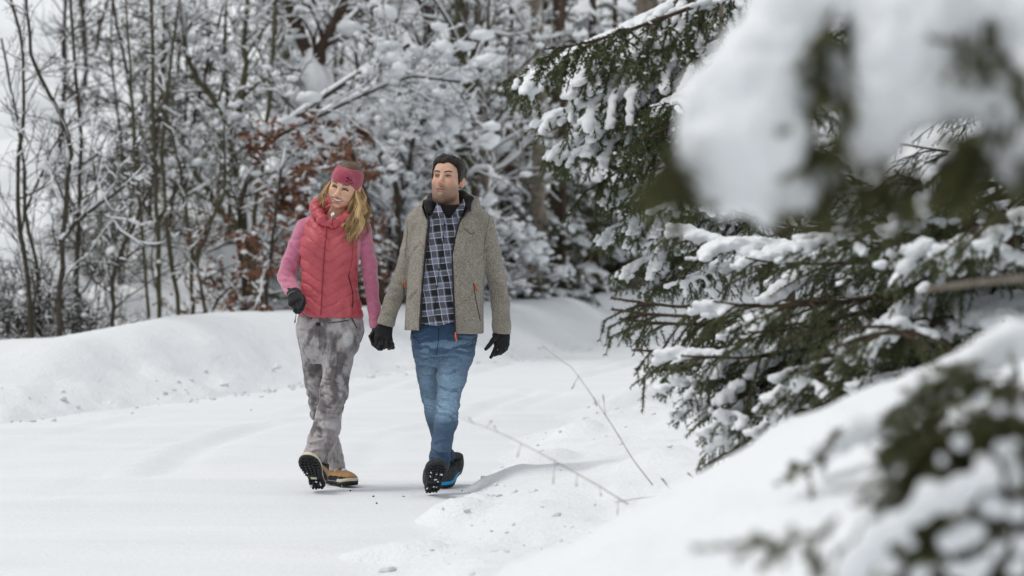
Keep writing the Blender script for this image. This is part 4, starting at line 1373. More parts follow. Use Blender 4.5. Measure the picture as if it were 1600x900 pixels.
def join_at_neck(top, low, z):
    """One skin from a fine head and a coarse body: both are cut at height z and sewn together."""
    bm = bmesh.new()
    loops = []
    for me, inner in ((top, True), (low, False)):
        b2 = bmesh.new()
        b2.from_mesh(me)
        g = list(b2.verts) + list(b2.edges) + list(b2.faces)
        bmesh.ops.bisect_plane(b2, geom=g, plane_co=(0, 0, z), plane_no=(0, 0, 1), clear_inner=inner, clear_outer=not inner)
        me2 = bpy.data.meshes.new('tmp')
        b2.to_mesh(me2)
        b2.free()
        bm.from_mesh(me2)
        bpy.data.meshes.remove(me2)
    bm.edges.ensure_lookup_table()
    ed = [e for e in bm.edges if e.is_boundary and abs(e.verts[0].co.z - z) < 1e-4 and abs(e.verts[1].co.z - z) < 1e-4]
    try:
        bmesh.ops.bridge_loops(bm, edges=ed)
    except Exception as ex:
        print('bridge', ex)
    for f in bm.faces:
        f.smooth = True
    bm.to_mesh(top)
    bm.free()
    top.update()
    return top

# ---------------------------------------------------------------- shoes
def shoe(parent, name, heel, u, up, L, wid, pal, high=0.12, logo=None):
    """heel: the heel's lowest point; u: direction heel to toe; up: rough direction out of the shoe."""
    u = np.array(u, float); u /= np.linalg.norm(u)
    w = np.array(up, float); w -= u * (w @ u); w /= np.linalg.norm(w)
    v = np.cross(w, u)
    Rm = np.stack([u, v, w], 1)
    heel = np.asarray(heel, float)
    uu = np.array([0, .02, .07, .16, .30, .45, .58, .70, .80, .89, .95, .985, 1.0])
    hw = np.array([.0, .45, .66, .74, .68, .72, .88, 1.0, .97, .82, .58, .33, .0]) * wid / 2
    cen = np.interp(uu, [0, .4, .7, 1], [0, 0.004, -0.003, -0.004])
    def outline(scale):
        a = np.stack([uu * L, (cen + hw * scale)], 1)
        c = np.stack([uu[::-1] * L, (cen - hw * scale)[::-1]], 1)[1:-1]
        return np.concatenate([a, c])
    def slab(nm, z0, z1, s0, s1, mat, par, toe=0.012):
        o0, o1 = outline(s0), outline(s1)
        n = len(o0)
        def lift(o):
            return toe * sm(0.7, 1.0, o[:, 0] / L)
        V0 = np.concatenate([o0, (z0 + lift(o0))[:, None]], 1)
        V1 = np.concatenate([o1, (z1 + lift(o1))[:, None]], 1)
        Vm = (V0 + V1) / 2 * np.array([1, 1.02, 1])
        V = np.concatenate([V0, Vm, V1]) @ Rm.T + heel
        i = np.arange(n); j = (i + 1) % n
        F = np.concatenate([np.stack([i, j, j + n, i + n], 1), np.stack([i + n, j + n, j + 2 * n, i + 2 * n], 1)])
        k = np.arange(1, n // 2)
        caps = []
        for base, fl in ((0, True), (2 * n, False)):
            for q in range(n // 2):
                a, bq, c, d = base + q, base + q + 1, base + (n - q - 1) % n, base + (n - q) % n
                caps.append([a, bq, c, d] if not fl else [d, c, bq, a])
        me = mk_mesh(nm, V, np.concatenate([F, np.array(caps)]), mat, False)
        return link(nm, me, par)
    # upper
    fd = Field(*(lambda a: (a.min(0), a.max(0)))(np.array([[-0.02, -wid * .62, 0.0], [L + .01, wid * .62, high + .05]])), 0.004)
    fd.ell((0.045, 0, 0.055), (0.05, wid * .37, 0.055))
    fd.ell((L * .50, -.002, 0.036), (L * .36, wid * .40, 0.048), 0.03)
    fd.ell((L * .76, -.003, 0.034), (L * .22, wid * .46, 0.036), 0.02)
    fd.cone((0.065, 0, 0.05), (0.06, 0, high), 0.046, 0.046, 0.03)
    fd.carve(lambda X, Y, Z: 0.024 + 0 * X + 0 * Y - (0.048 - Z) * 1.0 if False else (Z - 0.020) + 0 * X + 0 * Y)
    fd.d = np.maximum(fd.d, (fd.ax[2] - high)[None, None, :] + 0 * fd.d)
    V, F = fd.arrays()
    loc = V.copy()
    o_up = link(name, mk_mesh(name, V @ Rm.T + heel, F, [pal['upper'], pal['dark'], pal['cap']]), parent)
    me = o_up.data
    cz = np.zeros((len(me.polygons), 3), np.float32)
    me.polygons.foreach_get('center', cz.ravel())
    lc = (cz - heel) @ Rm
    mi = np.zeros(len(lc), np.int32)
    mi[(lc[:, 2] > 0.088) | ((lc[:, 0] > 0.10) & (lc[:, 0] < L * .62) & (np.abs(lc[:, 1]) < 0.017))] = 1
    if pal.get('toe'):
        mi[(lc[:, 0] > L * .80) & (lc[:, 2] < 0.075)] = 2
    if pal.get('rand'):
        mi[(lc[:, 2] < 0.048) & (mi == 0)] = 1
    me.polygons.foreach_set('material_index', mi)
    me.update()
    # laces
    T = Tubes()
    for i in range(5):
        x = L * (.34 + .065 * i)
        zt = 0.097 - 0.0082 * i
        for s in (-1, 1):
            T.add(np.array([[x, -0.022 * s, zt - 0.010], [x + .008, 0, zt + 0.002], [x + .016, 0.022 * s, zt - 0.013]]) @ Rm.T + heel, 0.0022, 5)
    link('laces', T.mesh('laces', pal['lace']), o_up)
    ms = slab('midsole', 0.014, 0.034, 0.98, 0.95, pal['mid'], o_up).data
    if pal.get('toe'):
        ms.materials.append(M['shoe_grey'])
        fc = np.zeros((len(ms.polygons), 3), np.float32)
        fc = np.array([q.center[:] for q in ms.polygons])
        ms.polygons.foreach_set('material_index', (((fc - heel) @ Rm)[:, 0] > L * 0.42).astype(np.int32))
    slab('outsole', 0.004, 0.016, 0.93, 1.0, M['rubber'], o_up)
    # tread
    items = []
    for i in range(13):
        x = L * (0.05 + 0.072 * i)
        if 0.33 < x / L < 0.42:
            continue
        h = np.interp(x / L, uu, hw) * 0.92
        k = 5 if x / L > 0.42 else 4
        lift = 0.012 * float(sm(0.7, 1.0, x / L))
        for j in range(k):
            y = -h + h * 2 * (j + .5) / k
            xx = x + (0.004 if j % 2 else -0.004) * (1 if abs(j - (k - 1) / 2) > 1 else -1)
            a = (0.3 if j < k / 2 else -0.3)
            Mz = np.array(Matrix.Rotation(a, 3, 'Z'))
            items.append((np.array([xx, y, 0.001 + lift]) @ Rm.T + heel, (L * 0.024, h / k * 0.70, 0.006), Rm @ Mz))
    t_ = link('tread', boxes_mesh('tread', items, M['rubber']), o_up)
    # snow packed in the tread
    items = []
    rs = np.random.default_rng(int(abs(heel[0]) * 1000))
    V_, F_, n_ = [], [], 0
    for _ in range(9 if pal.get('toe') else 6):
        x = rs.uniform(0.02, 0.30) * L if rs.random() < 0.6 else rs.uniform(.45, .9) * L
        h = np.interp(x / L, uu, hw) * 0.8
        y = rs.uniform(-h, h)
        q = rs.uniform(0.002, 0.005)
        items.append((np.array([x, y, -0.002 + 0.012 * float(sm(0.7, 1, x / L))]) @ Rm.T + heel, (q * 1.5, q, 0.005), Rm @ np.array(Matrix.Rotation(rs.uniform(0, 3), 3, 'Z'))))
    link('tread_snow', boxes_mesh('tread_snow', items, M['snow_load']), o_up)
    if logo:
        items = [(np.array([L * .375, 0.0, -0.0005]) @ Rm.T + heel, (0.008, 0.017, 0.003), Rm)]
        link('sole_badge', boxes_mesh('sole_badge', items, logo), o_up)
    return o_up

# ---------------------------------------------------------------- gloves
def glove(parent, palm, fingers, thumb, cuff, mat, cuff_mat=None, h=0.003, name='glove', r=1.0):
    pts = np.array([q for f in palm + fingers + [thumb] for q in (f if isinstance(f[0], (tuple, list, np.ndarray)) else [f])], float)
    allp = np.concatenate([np.array(palm, float)[:, :3], np.concatenate([np.array(f, float)[:, :3] for f in fingers + [thumb] + [cuff]])])
    fd = Field(allp.min(0) - 0.05, allp.max(0) + 0.05, h)
    for i in range(len(palm) - 1):
        pass
    for f in fingers + [thumb]:
        f = np.array(f, float)
        fd.chain(f[:, :3], f[:, 3] * r, 0.0025)
    pf = Field(allp.min(0) - 0.05, allp.max(0) + 0.05, h)
    pa = np.array(palm, float)
    for i in range(len(pa)):
        for j in range(i + 1, len(pa)):
            pf.cone(pa[i, :3], pa[j, :3], pa[i, 3], pa[j, 3], 0.006)
    cf = np.array(cuff, float)
    pf.chain(cf[:, :3], cf[:, 3], 0.012, 0.75)
    k = 0.008
    hh = np.maximum(k - np.abs(fd.d - pf.d), 0) / k
    fd.d = np.minimum(fd.d, pf.d) - hh * hh * k * 0.25
    me = fd.mesh(name, mat, smooth_iter=1)
    displace(me, lambda v: (fbm(v, 90, 4, 2) - 0.5) * 0.0022)
    return link(name, me, parent)
# ---------------------------------------------------------------- the man
MD = 0.2
def mp_(x, y, dy=0.0):
    return PA(x, y, D0 + MD + dy)
SP = (D0 + MD) / FPX
def row(y, cx, hw, hd, dy=0.0):
    p = mp_(cx, y, dy)
    return (p[2], p[0], p[1], hw * SP, hd)

man_R = axes(-20, -15, 2)
man_o = mp_(691.5, 275, -0.10)
MS = 1.06
F1 = Field(man_o + np.array([-0.17, -0.12, -0.34]), man_o + np.array([0.19, 0.30, 0.19]), 0.0028)
ML = head_field(F1, man_o, man_R, MS, True)
nk0, nk1 = ML((0, -0.018, -0.075)), mp_(703, 348, 0.03)
F1.cone(nk0, nk1, 0.058, 0.064, 0.02)
F1.ell(ML((0, 0.095, -0.125)) + np.array([0.0, 0.08, 0.0]), (0.03, 0.03, 0.02), 0.03)
head_me = F1.mesh('man', M['skin'], smooth_iter=1)
zc = mp_(700, 330)[2]
# the body under the clothes
F2 = Field(mp_(570, 780, -0.6), mp_(820, 322, 0.75), 0.011)
F2.cone(nk0, nk1, 0.058, 0.064, 0.0)
F2.loft([row(345, 701, 30, .075), row(355, 701, 46, .09), row(400, 699, 47, .105), row(450, 697, 46, .1), row(500, 695, 47, .1), row(530, 694, 40, .085), row(548, 694, 30, .06)], 0.03)
ARM_L = [(652, 350, 0.0), (627, 436, 0.03), (602, 503, -0.02)]
ARM_R = [(753, 350, 0.0), (776, 438, 0.04), (784, 514, 0.0)]
for A_, hand in ((ARM_L, (600.5, 516, -0.03)), (ARM_R, (784, 525, -0.005))):
    F2.chain([mp_(*q) for q in A_] + [mp_(*hand)], [0.045, 0.032, 0.022, 0.014], 0.03)
    F2.cone(mp_(701, 350), mp_(*A_[0]), 0.05, 0.048, 0.03)
LEG_F = [(713, 540, 0.0), (706, 585, -0.08), (698.5, 637, -0.13), (692, 685, -0.14), (687, 726, -0.14)]
LEG_B = [(671, 540, 0.0), (670, 587, 0.055), (676, 637, 0.085), (689, 690, 0.20), (702, 724, 0.295)]
F2.chain([mp_(*q) for q in LEG_F], [.05, .04, .032, .03, .026], 0.01)
F2.chain([mp_(*q) for q in LEG_B], [.045, .03, .016, .016, .018], 0.01)
if False: F2.chain([mp_(686, 735, -.14), mp_(685, 744, -.18)], [.03, .024], 0.02)
if False: F2.chain([mp_(706, 736, .30), mp_(704, 742, .28)], [.024, .02], 0.02)
body_me = F2.mesh('body', M['skin'], smooth_iter=1)
man_me = join_at_neck(head_me, body_me, zc)
man = link('person', man_me)
man.data.name = 'person'
tag(man, 'dark haired bearded man in grey knit jacket and plaid shirt, walking hand in hand', 'person')
v = coords(man_me)
fp = to_face(v, man_o, man_R, MS)
base = np.array([0.68, 0.42, 0.305])
c = np.tile(base, (len(v), 1))
def paint(c, w, col):
    return c * (1 - w[:, None]) + np.array(col) * w[:, None]
for s in (-1, 1):
    c = paint(c, 0.45 * blob(fp, (s * 0.042, 0.07, -0.03), (0.022, 0.03, 0.02)), (0.56, 0.24, 0.17))
    c = paint(c, 0.4 * blob(fp, (s * 0.08, -0.01, 0.0), (0.03, 0.03, 0.04)), (0.62, 0.28, 0.2))
c = paint(c, 0.4 * blob(fp, (0, 0.11, -0.036), (0.016, 0.014, 0.014)), (0.55, 0.25, 0.18))
stub = sm(-0.034, -0.072, fp[:, 2] + 0.25 * np.maximum(np.abs(fp[:, 0]) - 0.028, 0) * -1.6) * sm(-0.02, 0.02, fp[:, 1]) * sm(-0.150, -0.132, fp[:, 2])
stub = np.maximum(stub, blob(fp, (0, 0.095, -0.056), (0.03, 0.02, 0.007)))
stub *= 0.75 + 0.3 * vnoise(fp, 420, 5)
stub *= 1 - 0.6 * blob(fp, (0, 0.09, -0.09), (0.016, 0.02, 0.006))
c = paint(c, np.clip(stub, 0, 1) * (0.62 + 0.28 * sm(-0.075, -0.115, fp[:, 2])), (0.07, 0.046, 0.034))
lip = np.maximum(blob(fp, (0, 0.092, -0.0675), (0.029, 0.02, 0.0052)), blob(fp, (0, 0.09, -0.0785), (0.022, 0.02, 0.0062)))
c = paint(c, lip * 0.8, (0.42, 0.19, 0.15))
c = paint(c, blob(fp, (0, 0.09, -0.0722), (0.026, 0.02, 0.0026)), (0.06, 0.02, 0.018))
for s in (-1, 1):
    x = fp[:, 0] * s
    arch = 0.0175 + 0.006 * np.sin(np.clip((x - 0.010) / 0.045, 0, 1) * 2.6)
    brow = sm(0.009, 0.014, x) * (1 - sm(0.047, 0.054, x)) * (1 - sm(0.0022, 0.0050, np.abs(fp[:, 2] - arch))) * (fp[:, 1] > 0.04)
    c = paint(c, brow * 0.95, (0.018, 0.012, 0.010))
    eyem = blob(fp, (s * 0.031, 0.09, 0.0005), (0.0185, 0.03, 0.0085))
    c = paint(c, eyem * 0.7, (0.15, 0.07, 0.05))
    lash = blob(fp, (s * 0.031, 0.09, 0.0052), (0.0175, 0.03, 0.0030))
    c = paint(c, lash * 0.9, (0.025, 0.014, 0.012))
set_cols(man_me, c)

def eyeball(parent, Lf, Rm, sc, s, look, col, squash, wid=0.0118, iris=0.80):
    me = bpy.data.meshes.new('eye')
    bm = bmesh.new()
    bmesh.ops.create_uvsphere(bm, u_segments=24, v_segments=18, radius=1)
    bm.to_mesh(me); bm.free()
    v = coords(me)
    look = np.array(look, float); look /= np.linalg.norm(look)
    d = v @ look
    cc = np.tile(np.array([0.34, 0.30, 0.28]), (len(v), 1))
    cc[d > iris] = col
    cc[d > 0.94] = (0.004, 0.004, 0.004)
    me.materials.append(M['eye'])
    w = v * np.array([wid, 0.0095, squash]) * sc
    p = Lf((s * 0.031, 0.0835, 0.0005))
    me.vertices.foreach_set('co', (w @ Rm.T + p).astype(np.float32).ravel())
    me.polygons.foreach_set('use_smooth', np.ones(len(me.polygons), bool))
    set_cols(me, cc)
    me.update()
    return link('eye', me, parent)
for s in (-1, 1):
    eyeball(man, ML, man_R, MS, s, (-0.25, 1, 0.10), (0.03, 0.016, 0.010), 0.0031, 0.0118, 0.7)

# short dark hair swept up from the forehead
def hair_cap(o, Rm, sc, h=0.0032):
    fd = Field(o + np.array([-0.17, -0.14, -0.17]), o + np.array([0.19, 0.27, 0.20]), h)
    eye0 = np.array([0, 0.086, 0.0])
    L = lambda p: o + Rm @ ((np.asarray(p, float) - eye0) * sc)
    fd.ell(L((0, -0.014, 0.040)), np.array((0.0800, 0.097, 0.0835)) * sc, 0, Rm)
    fd.ell(L((0.004, 0.040, 0.088)), np.array((0.060, 0.040, 0.024)) * sc, 0.03, Rm)
    fd.ell(L((-0.01, 0.00, 0.098)), np.array((0.062, 0.07, 0.020)) * sc, 0.03, Rm)
    fd.ell(L((0, 0.062, 0.078)), np.array((0.058, 0.033, 0.032)) * sc, 0.03, Rm)
    for s in (-1, 1):
        fd.ell(L((s * 0.060, 0.030, 0.025)), np.array((0.020, 0.034, 0.06)) * sc, 0.02, Rm)
    X, Y, Z = np.meshgrid(*fd.ax, indexing='ij')
    q = to_face(np.stack([X.ravel(), Y.ravel(), Z.ravel()], 1), o, Rm, sc)
    line = np.interp(q[:, 1], [-0.12, -0.09, -0.05, -0.022, -0.012, 0.014, 0.030, 0.041, 0.050, 0.062, 0.1],
                     [-0.07, -0.06, -0.045, 0.005, 0.018, -0.012, -0.030, -0.004, 0.044, 0.066, 0.073])
    line = line - 0.006 * (1 - np.clip(np.abs(q[:, 0]) / 0.03, 0, 1)) * (q[:, 1] > 0.05)
    inner = 0
    cut = (line - q[:, 2]) * sc
    fd.d = np.maximum(fd.d, cut.reshape(fd.d.shape).astype(np.float32))
    return fd, L
fd, _ = hair_cap(man_o, man_R, MS)
me = fd.mesh('hair', M['hair_dark'], smooth_iter=1)
def ruff(v):
    q = to_face(v, man_o, man_R, MS)
    return (vnoise(q, (120, 40, 60), 8) - 0.4) * 0.007 * sm(0.0, 0.08, q[:, 2]) + (vnoise(q, (45, 30, 40), 18) - 0.5) * 0.012 * sm(0.02, 0.08, q[:, 2]) + (vnoise(q, (260, 120, 90), 9) - 0.5) * 0.004
displace(me, ruff)
hair = link('hair', me, man)
T = Tubes()
rh = np.random.default_rng(4)
for i in range(200):
    x, y = rh.uniform(-0.055, 0.06), rh.uniform(-0.08, 0.045)
    zz = 0.034 + 0.086 * math.sqrt(max(0.02, 1 - (x / 0.08) ** 2 - ((y + 0.012) / 0.1) ** 2))
    p = np.array([x, y, zz])
    d = np.array([x * 3 + rh.normal(-0.1, 0.25), 0.35 + rh.normal(0, 0.25), 0.55]) * 0.020
    T.add(np.array([ML(p), ML(p + d * 0.6), ML(p + d + np.array([0, 0.004, -0.004]))]), [0.0034, 0.0026, 0.0008], 4)
for i in range(90):                                           # the ragged front edge
    x = rh.uniform(-0.060, 0.062)
    y = 0.078 - 0.9 * abs(x) ** 1.35
    zz = 0.067 - 0.30 * max(0, abs(x) - 0.035)
    p = np.array([x, y, zz + rh.uniform(-0.002, 0.012)])
    d = np.array([rh.normal(-0.15, 0.3), 0.15, 1.0]) * rh.uniform(0.014, 0.034)
    T.add(np.array([ML(p), ML(p + d * 0.5 + np.array([0, 0.005, 0])), ML(p + d + np.array([0, -0.003, 0]))]), [0.0020, 0.0046, 0.0010], 5)
link('hair_tufts', T.mesh('hair_tufts', M['hair_dark']), hair)

# jeans
FJ = Field(mp_(630, 752, -0.42), mp_(760, 496, 0.55), 0.0044)
FJ.loft([row(498, 695, 49.5, .112), row(520, 694, 51, .116), row(538, 694, 49, .114), row(554, 693, 42, .10), row(572, 692, 27, .07)], 0.0)
FJ.chain([mp_(716, 530, 0), mp_(713.5, 552, -.035), mp_(706, 587, -.09), mp_(698.5, 637, -.13), mp_(696.5, 660, -.14), mp_(691, 690, -.14), mp_(687, 714, -.145), mp_(686, 733, -.15)],
         [.094, .090, .077, .058, .058, .053, .051, .055], 0.035)
FJ.chain([mp_(671, 530, 0), mp_(671, 552, 0)], [.094, .086], 0.03)
FJ.chain([mp_(671, 552, 0), mp_(670, 587, .055), mp_(675.5, 630, .085), mp_(681, 655, .11), mp_(690, 690, .21), mp_(704, 728, .31), mp_(706, 738, .325)],
         [.086, .066, .053, .052, .048, .042, .044], 0.004)
hemF, hemB = mp_(686, 735, -.15), mp_(707, 741, .325)
FJ.carve(lambda X, Y, Z: (Z - (hemF[2] + (X - hemF[0]) * 0.12)) + 0 * Y, mp_(660, 800, -.45), mp_(712, 729, 0.07))
FJ.carve(lambda X, Y, Z: (Z - hemB[2]) + 0 * X + 0 * Y, mp_(660, 800, .1), mp_(740, 739, .6))
me = FJ.mesh('jeans', M['jean'], smooth_iter=1)
z_kn, z_hem, z_cr = mp_(0, 637)[2], mp_(0, 735)[2], mp_(0, 552)[2]
def jf(v):
    z = v[:, 2]
    low = 1 - sm(z_hem + 0.02, z_hem + 0.22, z)
    kn = np.exp(-((z - z_kn) / 0.09) ** 2)
    hip = np.exp(-((z - z_cr) / 0.10) ** 2)
    w = 0.0035 + 0.009 * low + 0.005 * kn + 0.004 * hip
    return wrinkle(v, 1.0, 24, 3, 2, 2.2) * w + wrinkle(v + 3, 1.0, 45, 7, 2, 2.5) * w * 0.6
displace(me, jf)
JL = [(690, 549, 736, 534), (690, 556, 728, 557), (684, 549, 650, 540), (684, 558, 656, 562), (686, 584, 722, 574), (688, 603, 718, 608), (684, 630, 713, 641), (683, 641, 714, 648), (690, 620, 713, 624),
      (680, 690, 707, 681), (672, 713, 704, 721), (672, 722, 703, 729), (674, 704, 706, 706), (676, 697, 705, 713), (660, 585, 680, 592), (664, 634, 680, 640), (664, 622, 680, 627), (688, 570, 716, 566), (690, 660, 712, 655), (646, 524, 680, 530), (700, 524, 742, 528), (652, 572, 676, 574)]
displace(me, lambda v: creases(v, normals(me), JL, lambda x, y: mp_(x, y)))
v = coords(me); n_ = normals(me)
z = v[:, 2]
xm = np.where(v[:, 0] > mp_(684, 600)[0], mp_(704, 600)[0], mp_(669, 600)[0])
front = np.clip(-n_[:, 1], 0, 1)
fade = front * np.exp(-((z - mp_(0, 590)[2]) / 0.13) ** 2) * 0.75 + front * np.exp(-((z - z_kn) / 0.07) ** 2) * 0.9 + front * np.exp(-((z - mp_(0, 690)[2]) / 0.07) ** 2) * 0.3
fade *= 0.55 + 0.7 * fbm(v, (14, 14, 26), 21, 3)
fade += 0.35 * (vnoise(v + (fbm(v, 8, 3, 2)[:, None] - .5) * .1, (9, 9, 70), 12) > 0.66) * np.exp(-((z - mp_(0, 540)[2]) / 0.06) ** 2)
dark = np.array([0.014, 0.042, 0.098]); lite = np.array([0.28, 0.42, 0.56])
set_cols(me, dark + (lite - dark) * np.clip(0.06 + fade * 1.1, 0, 1)[:, None])
jeans = link('jeans', me, man)
jb = bvh_of(me)
M['stitch'] = simple('denim_seam', (0.012, 0.03, 0.06), None, 1, 0.8)
seam('fly_seam', jb, [(690, 508), (689, 530), (686, 548)], D0, 0.0028, M['stitch'], jeans)
seam('pocket_seam', jb, [(648, 508), (652, 522), (662, 530)], D0, 0.002, M['stitch'], jeans)
seam('pocket_seam', jb, [(745, 522), (736, 530), (722, 534)], D0, 0.002, M['stitch'], jeans)
if False: seam('leg_seam', jb, [(746, 525), (741, 552), (733, 580), (724, 610)], D0, 0.002, M['stitch'], jeans)

# turtleneck and shirt
FT = Field(mp_(650, 420, -.25), mp_(750, 300, .25), 0.005)
FT.cone(ML((0, -0.016, -0.125)), nk1 + np.array([0, 0, 0.0]), 0.066, 0.073, 0)
FT.loft([row(333, 703, 26, .075), row(345, 702, 40, .10, -.0), row(400, 699, 48, .115)], 0.04)
tz0 = ML((0, 0.06, -0.148))
upv = man_R[:, 2]
FT.carve(lambda X, Y, Z: (mp_(700, 315.5)[2] + (Y - mp_(700, 315)[1]) * 0.25 - Z) + 0 * X)
me = FT.mesh('turtleneck', M['black'], smooth_iter=1)
displace(me, lambda v: wrinkle(v, 0.003, 40, 5))
link('turtleneck', me, man)

SHIRT = [row(330, 702, 25, .085), row(345, 701, 45, .112), row(372, 700, 52, .128), row(400, 699, 53, .133), row(450, 696, 52, .126), row(480, 694, 53, .126), row(512, 693, 55, .132)]
FS = Field(mp_(630, 520, -.25), mp_(770, 315, .3), 0.0055)
FS.loft(SHIRT, 0)
FS.shell(0.007)
# open neck
nx0 = mp_(702, 340)
FS.carve(lambda X, Y, Z: np.maximum(np.maximum(np.abs(X - nx0[0]) * 1.0 - np.interp(Z, [mp_(0, 341)[2], mp_(0, 312)[2]], [0.0, 0.105]), Y - nx0[1]), mp_(0, 341)[2] - Z))
hz = mp_(0, 505)[2]
FS.carve(lambda X, Y, Z: (Z - (hz + 0.012 * np.sin((X - nx0[0]) * 22))) + 0 * Y)
me = FS.mesh('shirt', M['plaid'], smooth_iter=1)
displace(me, lambda v: wrinkle(v, 0.0055, 13, 6, 0, 2.5) + wrinkle(v, 0.003, 26, 8, 2, 2))
shirt = link('shirt', me, man)
sb = bvh_of(me)
for pts in ([(684, 322), (681, 334), (677, 344), (688, 338), (694, 345)], [(723, 318), (724, 330), (719, 342), (712, 337), (704, 343)]):
    q = np.array([mp_(x, y, -0.115 - 0.012 * i) for i, (x, y) in enumerate(pts)])
top = []
def flap(pts, name, mat, parent, th=0.005):
    """A thin folded piece of cloth from a px outline with depths."""
    p = np.array([mp_(x, y, d) for x, y, d in pts])
    n = len(p)
    V = np.concatenate([p, p + np.array([0, th, 0])])
    F = [list(range(n))[::-1], [i + n for i in range(n)]] + [[i, (i + 1) % n, (i + 1) % n + n, i + n] for i in range(n)]
    me = bpy.data.meshes.new(name)
    me.from_pydata([tuple(q) for q in V], [], F)
    me.materials.append(mat)
    bm = bmesh.new(); bm.from_mesh(me)
    bmesh.ops.recalc_face_normals(bm, faces=bm.faces)
    bmesh.ops.bevel(bm, geom=list(bm.edges), offset=0.0015, segments=2, affect='EDGES')
    bm.to_mesh(me); bm.free()
    return link(name, me, parent)
flap([(684, 313, -.07), (681, 322, -.10), (674, 338, -.138), (680, 343, -.145), (687, 336, -.145), (697, 344, -.15), (690, 326, -.125)], 'collar', M['plaid'], shirt)
flap([(724, 310, -.05), (727, 318, -.085), (723, 334, -.125), (717, 341, -.142), (709, 334, -.142), (701, 344, -.15), (710, 331, -.135), (719, 320, -.105)], 'collar', M['plaid'], shirt)
seam('placket', sb, [(699, 347), (697, 372), (692, 410), (687, 450), (682, 500)], D0, 0.0022, M['black'], shirt, 0.001)
for y, x in ((352, 699), (372, 697), (396, 694), (420, 690.5), (445, 687.5), (470, 685)):
    q = drape(sb, [(x, y), (x + .5, y + .5)], D0, 0.002, 2)
    if len(q):
        T = Tubes(); T.add([q[0], q[0] + np.array([0, -0.003, 0])], [0.0055, 0.005], 10)
        link('button', T.mesh('button', M['black']), shirt)
pz = seam('pocket_zip', sb, [(675, 370), (674.5, 390), (673, 410)], D0, 0.003, M['zip_black'], shirt, 0.002)
seam('zip_pull', sb, [(674.5, 375), (672, 381), (671, 387)], D0, 0.0055, M['orange'], pz or shirt, 0.006, 6)

# knitted jacket, worn open
TOR = [row(327, 702, 32, .095, .01), row(333, 702, 45, .108, .01), row(342, 701, 55, .125), row(372, 700.5, 58, .142), row(400, 699.5, 59, .148), row(440, 697, 60, .142), row(480, 695, 61, .143), row(535, 693.5, 62.5, .150)]
FK = Field(mp_(575, 525, -.3), mp_(812, 296, .35), 0.0055)
FK.loft(TOR, 0)
for A_ in ((660, 338, .01), (650, 349, 0)), ((742, 338, .01), (755, 350, 0)):
    FK.cone(mp_(701, 335, .01), mp_(*A_[0]), .055, .055, .03)
    FK.cone(mp_(*A_[0]), mp_(*A_[1]), .055, .056, .03)
FK.chain([mp_(651, 350, 0), mp_(642, 392, .02), mp_(627.5, 436, .03), mp_(613, 472, .01), mp_(603, 504, -.02), mp_(601, 513, -.02)], [.062, .056, .049, .047, .045, .045], .016)
FK.chain([mp_(755, 351, 0), mp_(767, 395, .02), mp_(777, 436, .04), mp_(782, 475, .02), mp_(783.5, 508, .0), mp_(784, 527, .0)], [.062, .055, .052, .052, .052, .052], .016)
# hood lying on the shoulders
HOOD = [(664, 328, -.085), (664, 321, -.03), (672, 315, .05), (688, 311, .10), (706, 310, .115), (724, 311, .095), (739, 317, .03), (742, 327, -.055)]
FK.chain([mp_(*q) for q in HOOD], [.022, .028, .033, .037, .038, .037, .034, .026], .02)
FK.shell(0.012)
zl = [mp_(0, y)[2] for y in (525, 515, 447, 396, 347, 325, 305)]
xl = [mp_(x, 0)[0] for x in (656, 656, 659.6, 664, 670, 660, 664)]
xr = [mp_(x, 0)[0] for x in (711, 711, 708.5, 706.5, 717, 734, 738)]
yf = mp_(700, 400)[1]
FK.carve(lambda X, Y, Z: np.maximum(np.maximum(np.interp(Z, zl, xl) - X, X - np.interp(Z, zl, xr)), Y - (yf - 0.01 + 0.0 * Z)))
# hollow neck
FK.cone(mp_(703, 345, -.02), mp_(701, 290, .0), .10, .10) if False else None
nc = mp_(702, 320, 0.01)
FK.carve(lambda X, Y, Z: np.maximum(((X - nc[0]) / 0.088) ** 2 + ((Y - nc[1] + 0.01) / 0.092) ** 2 - 1, mp_(0, 345)[2] - Z) * 0.08)
hz = mp_(0, 518)[2]
hx = mp_(694, 0)[0]
FK.carve(lambda X, Y, Z: (Z - (hz - 0.010 * np.clip((X - hx) / 0.1, -1, 1))) + 0 * Y, mp_(626.5, 560, -.4), mp_(759.5, 512, .5))
ce = mp_(601, 508); cr_ = mp_(784, 522)
FK.carve(lambda X, Y, Z: (Z - (ce[2] - 0.25 * (X - ce[0]))) + 0 * Y, mp_(570, 560, -.4), mp_(625.5, 500, .5))
FK.carve(lambda X, Y, Z: (Z - (cr_[2] - 0.05 * (X - cr_[0]))) + 0 * Y, mp_(760.5, 560, -.4), mp_(830, 512, .5))
me = FK.mesh('jacket', M['knit'], smooth_iter=1)
z_el = mp_(0, 436)[2]
def kf(v):
    arm = np.maximum(sm(mp_(632, 0)[0], mp_(624, 0)[0], v[:, 0]), sm(mp_(762, 0)[0], mp_(770, 0)[0], v[:, 0]))
    el = np.exp(-((v[:, 2] - z_el) / 0.10) ** 2)
    return wrinkle(v, 0.0035, 9, 2, 0, 1.6) + arm * (0.3 + el) * wrinkle(v, 0.006, 22, 4)
displace(me, kf)
KL = [(612, 438, 634, 447), (609, 451, 630, 458), (606, 466, 624, 470), (764, 438, 788, 446), (766, 452, 790, 456), (770, 470, 792, 470), (748, 398, 770, 380), (744, 410, 764, 398), (642, 402, 656, 382), (600, 492, 614, 494), (774, 500, 796, 498), (640, 470, 655, 450), (720, 470, 742, 455), (726, 500, 748, 488)]
displace(me, lambda v: creases(v, normals(me), KL, lambda x, y: mp_(x, y), 0.008, 0.0055))
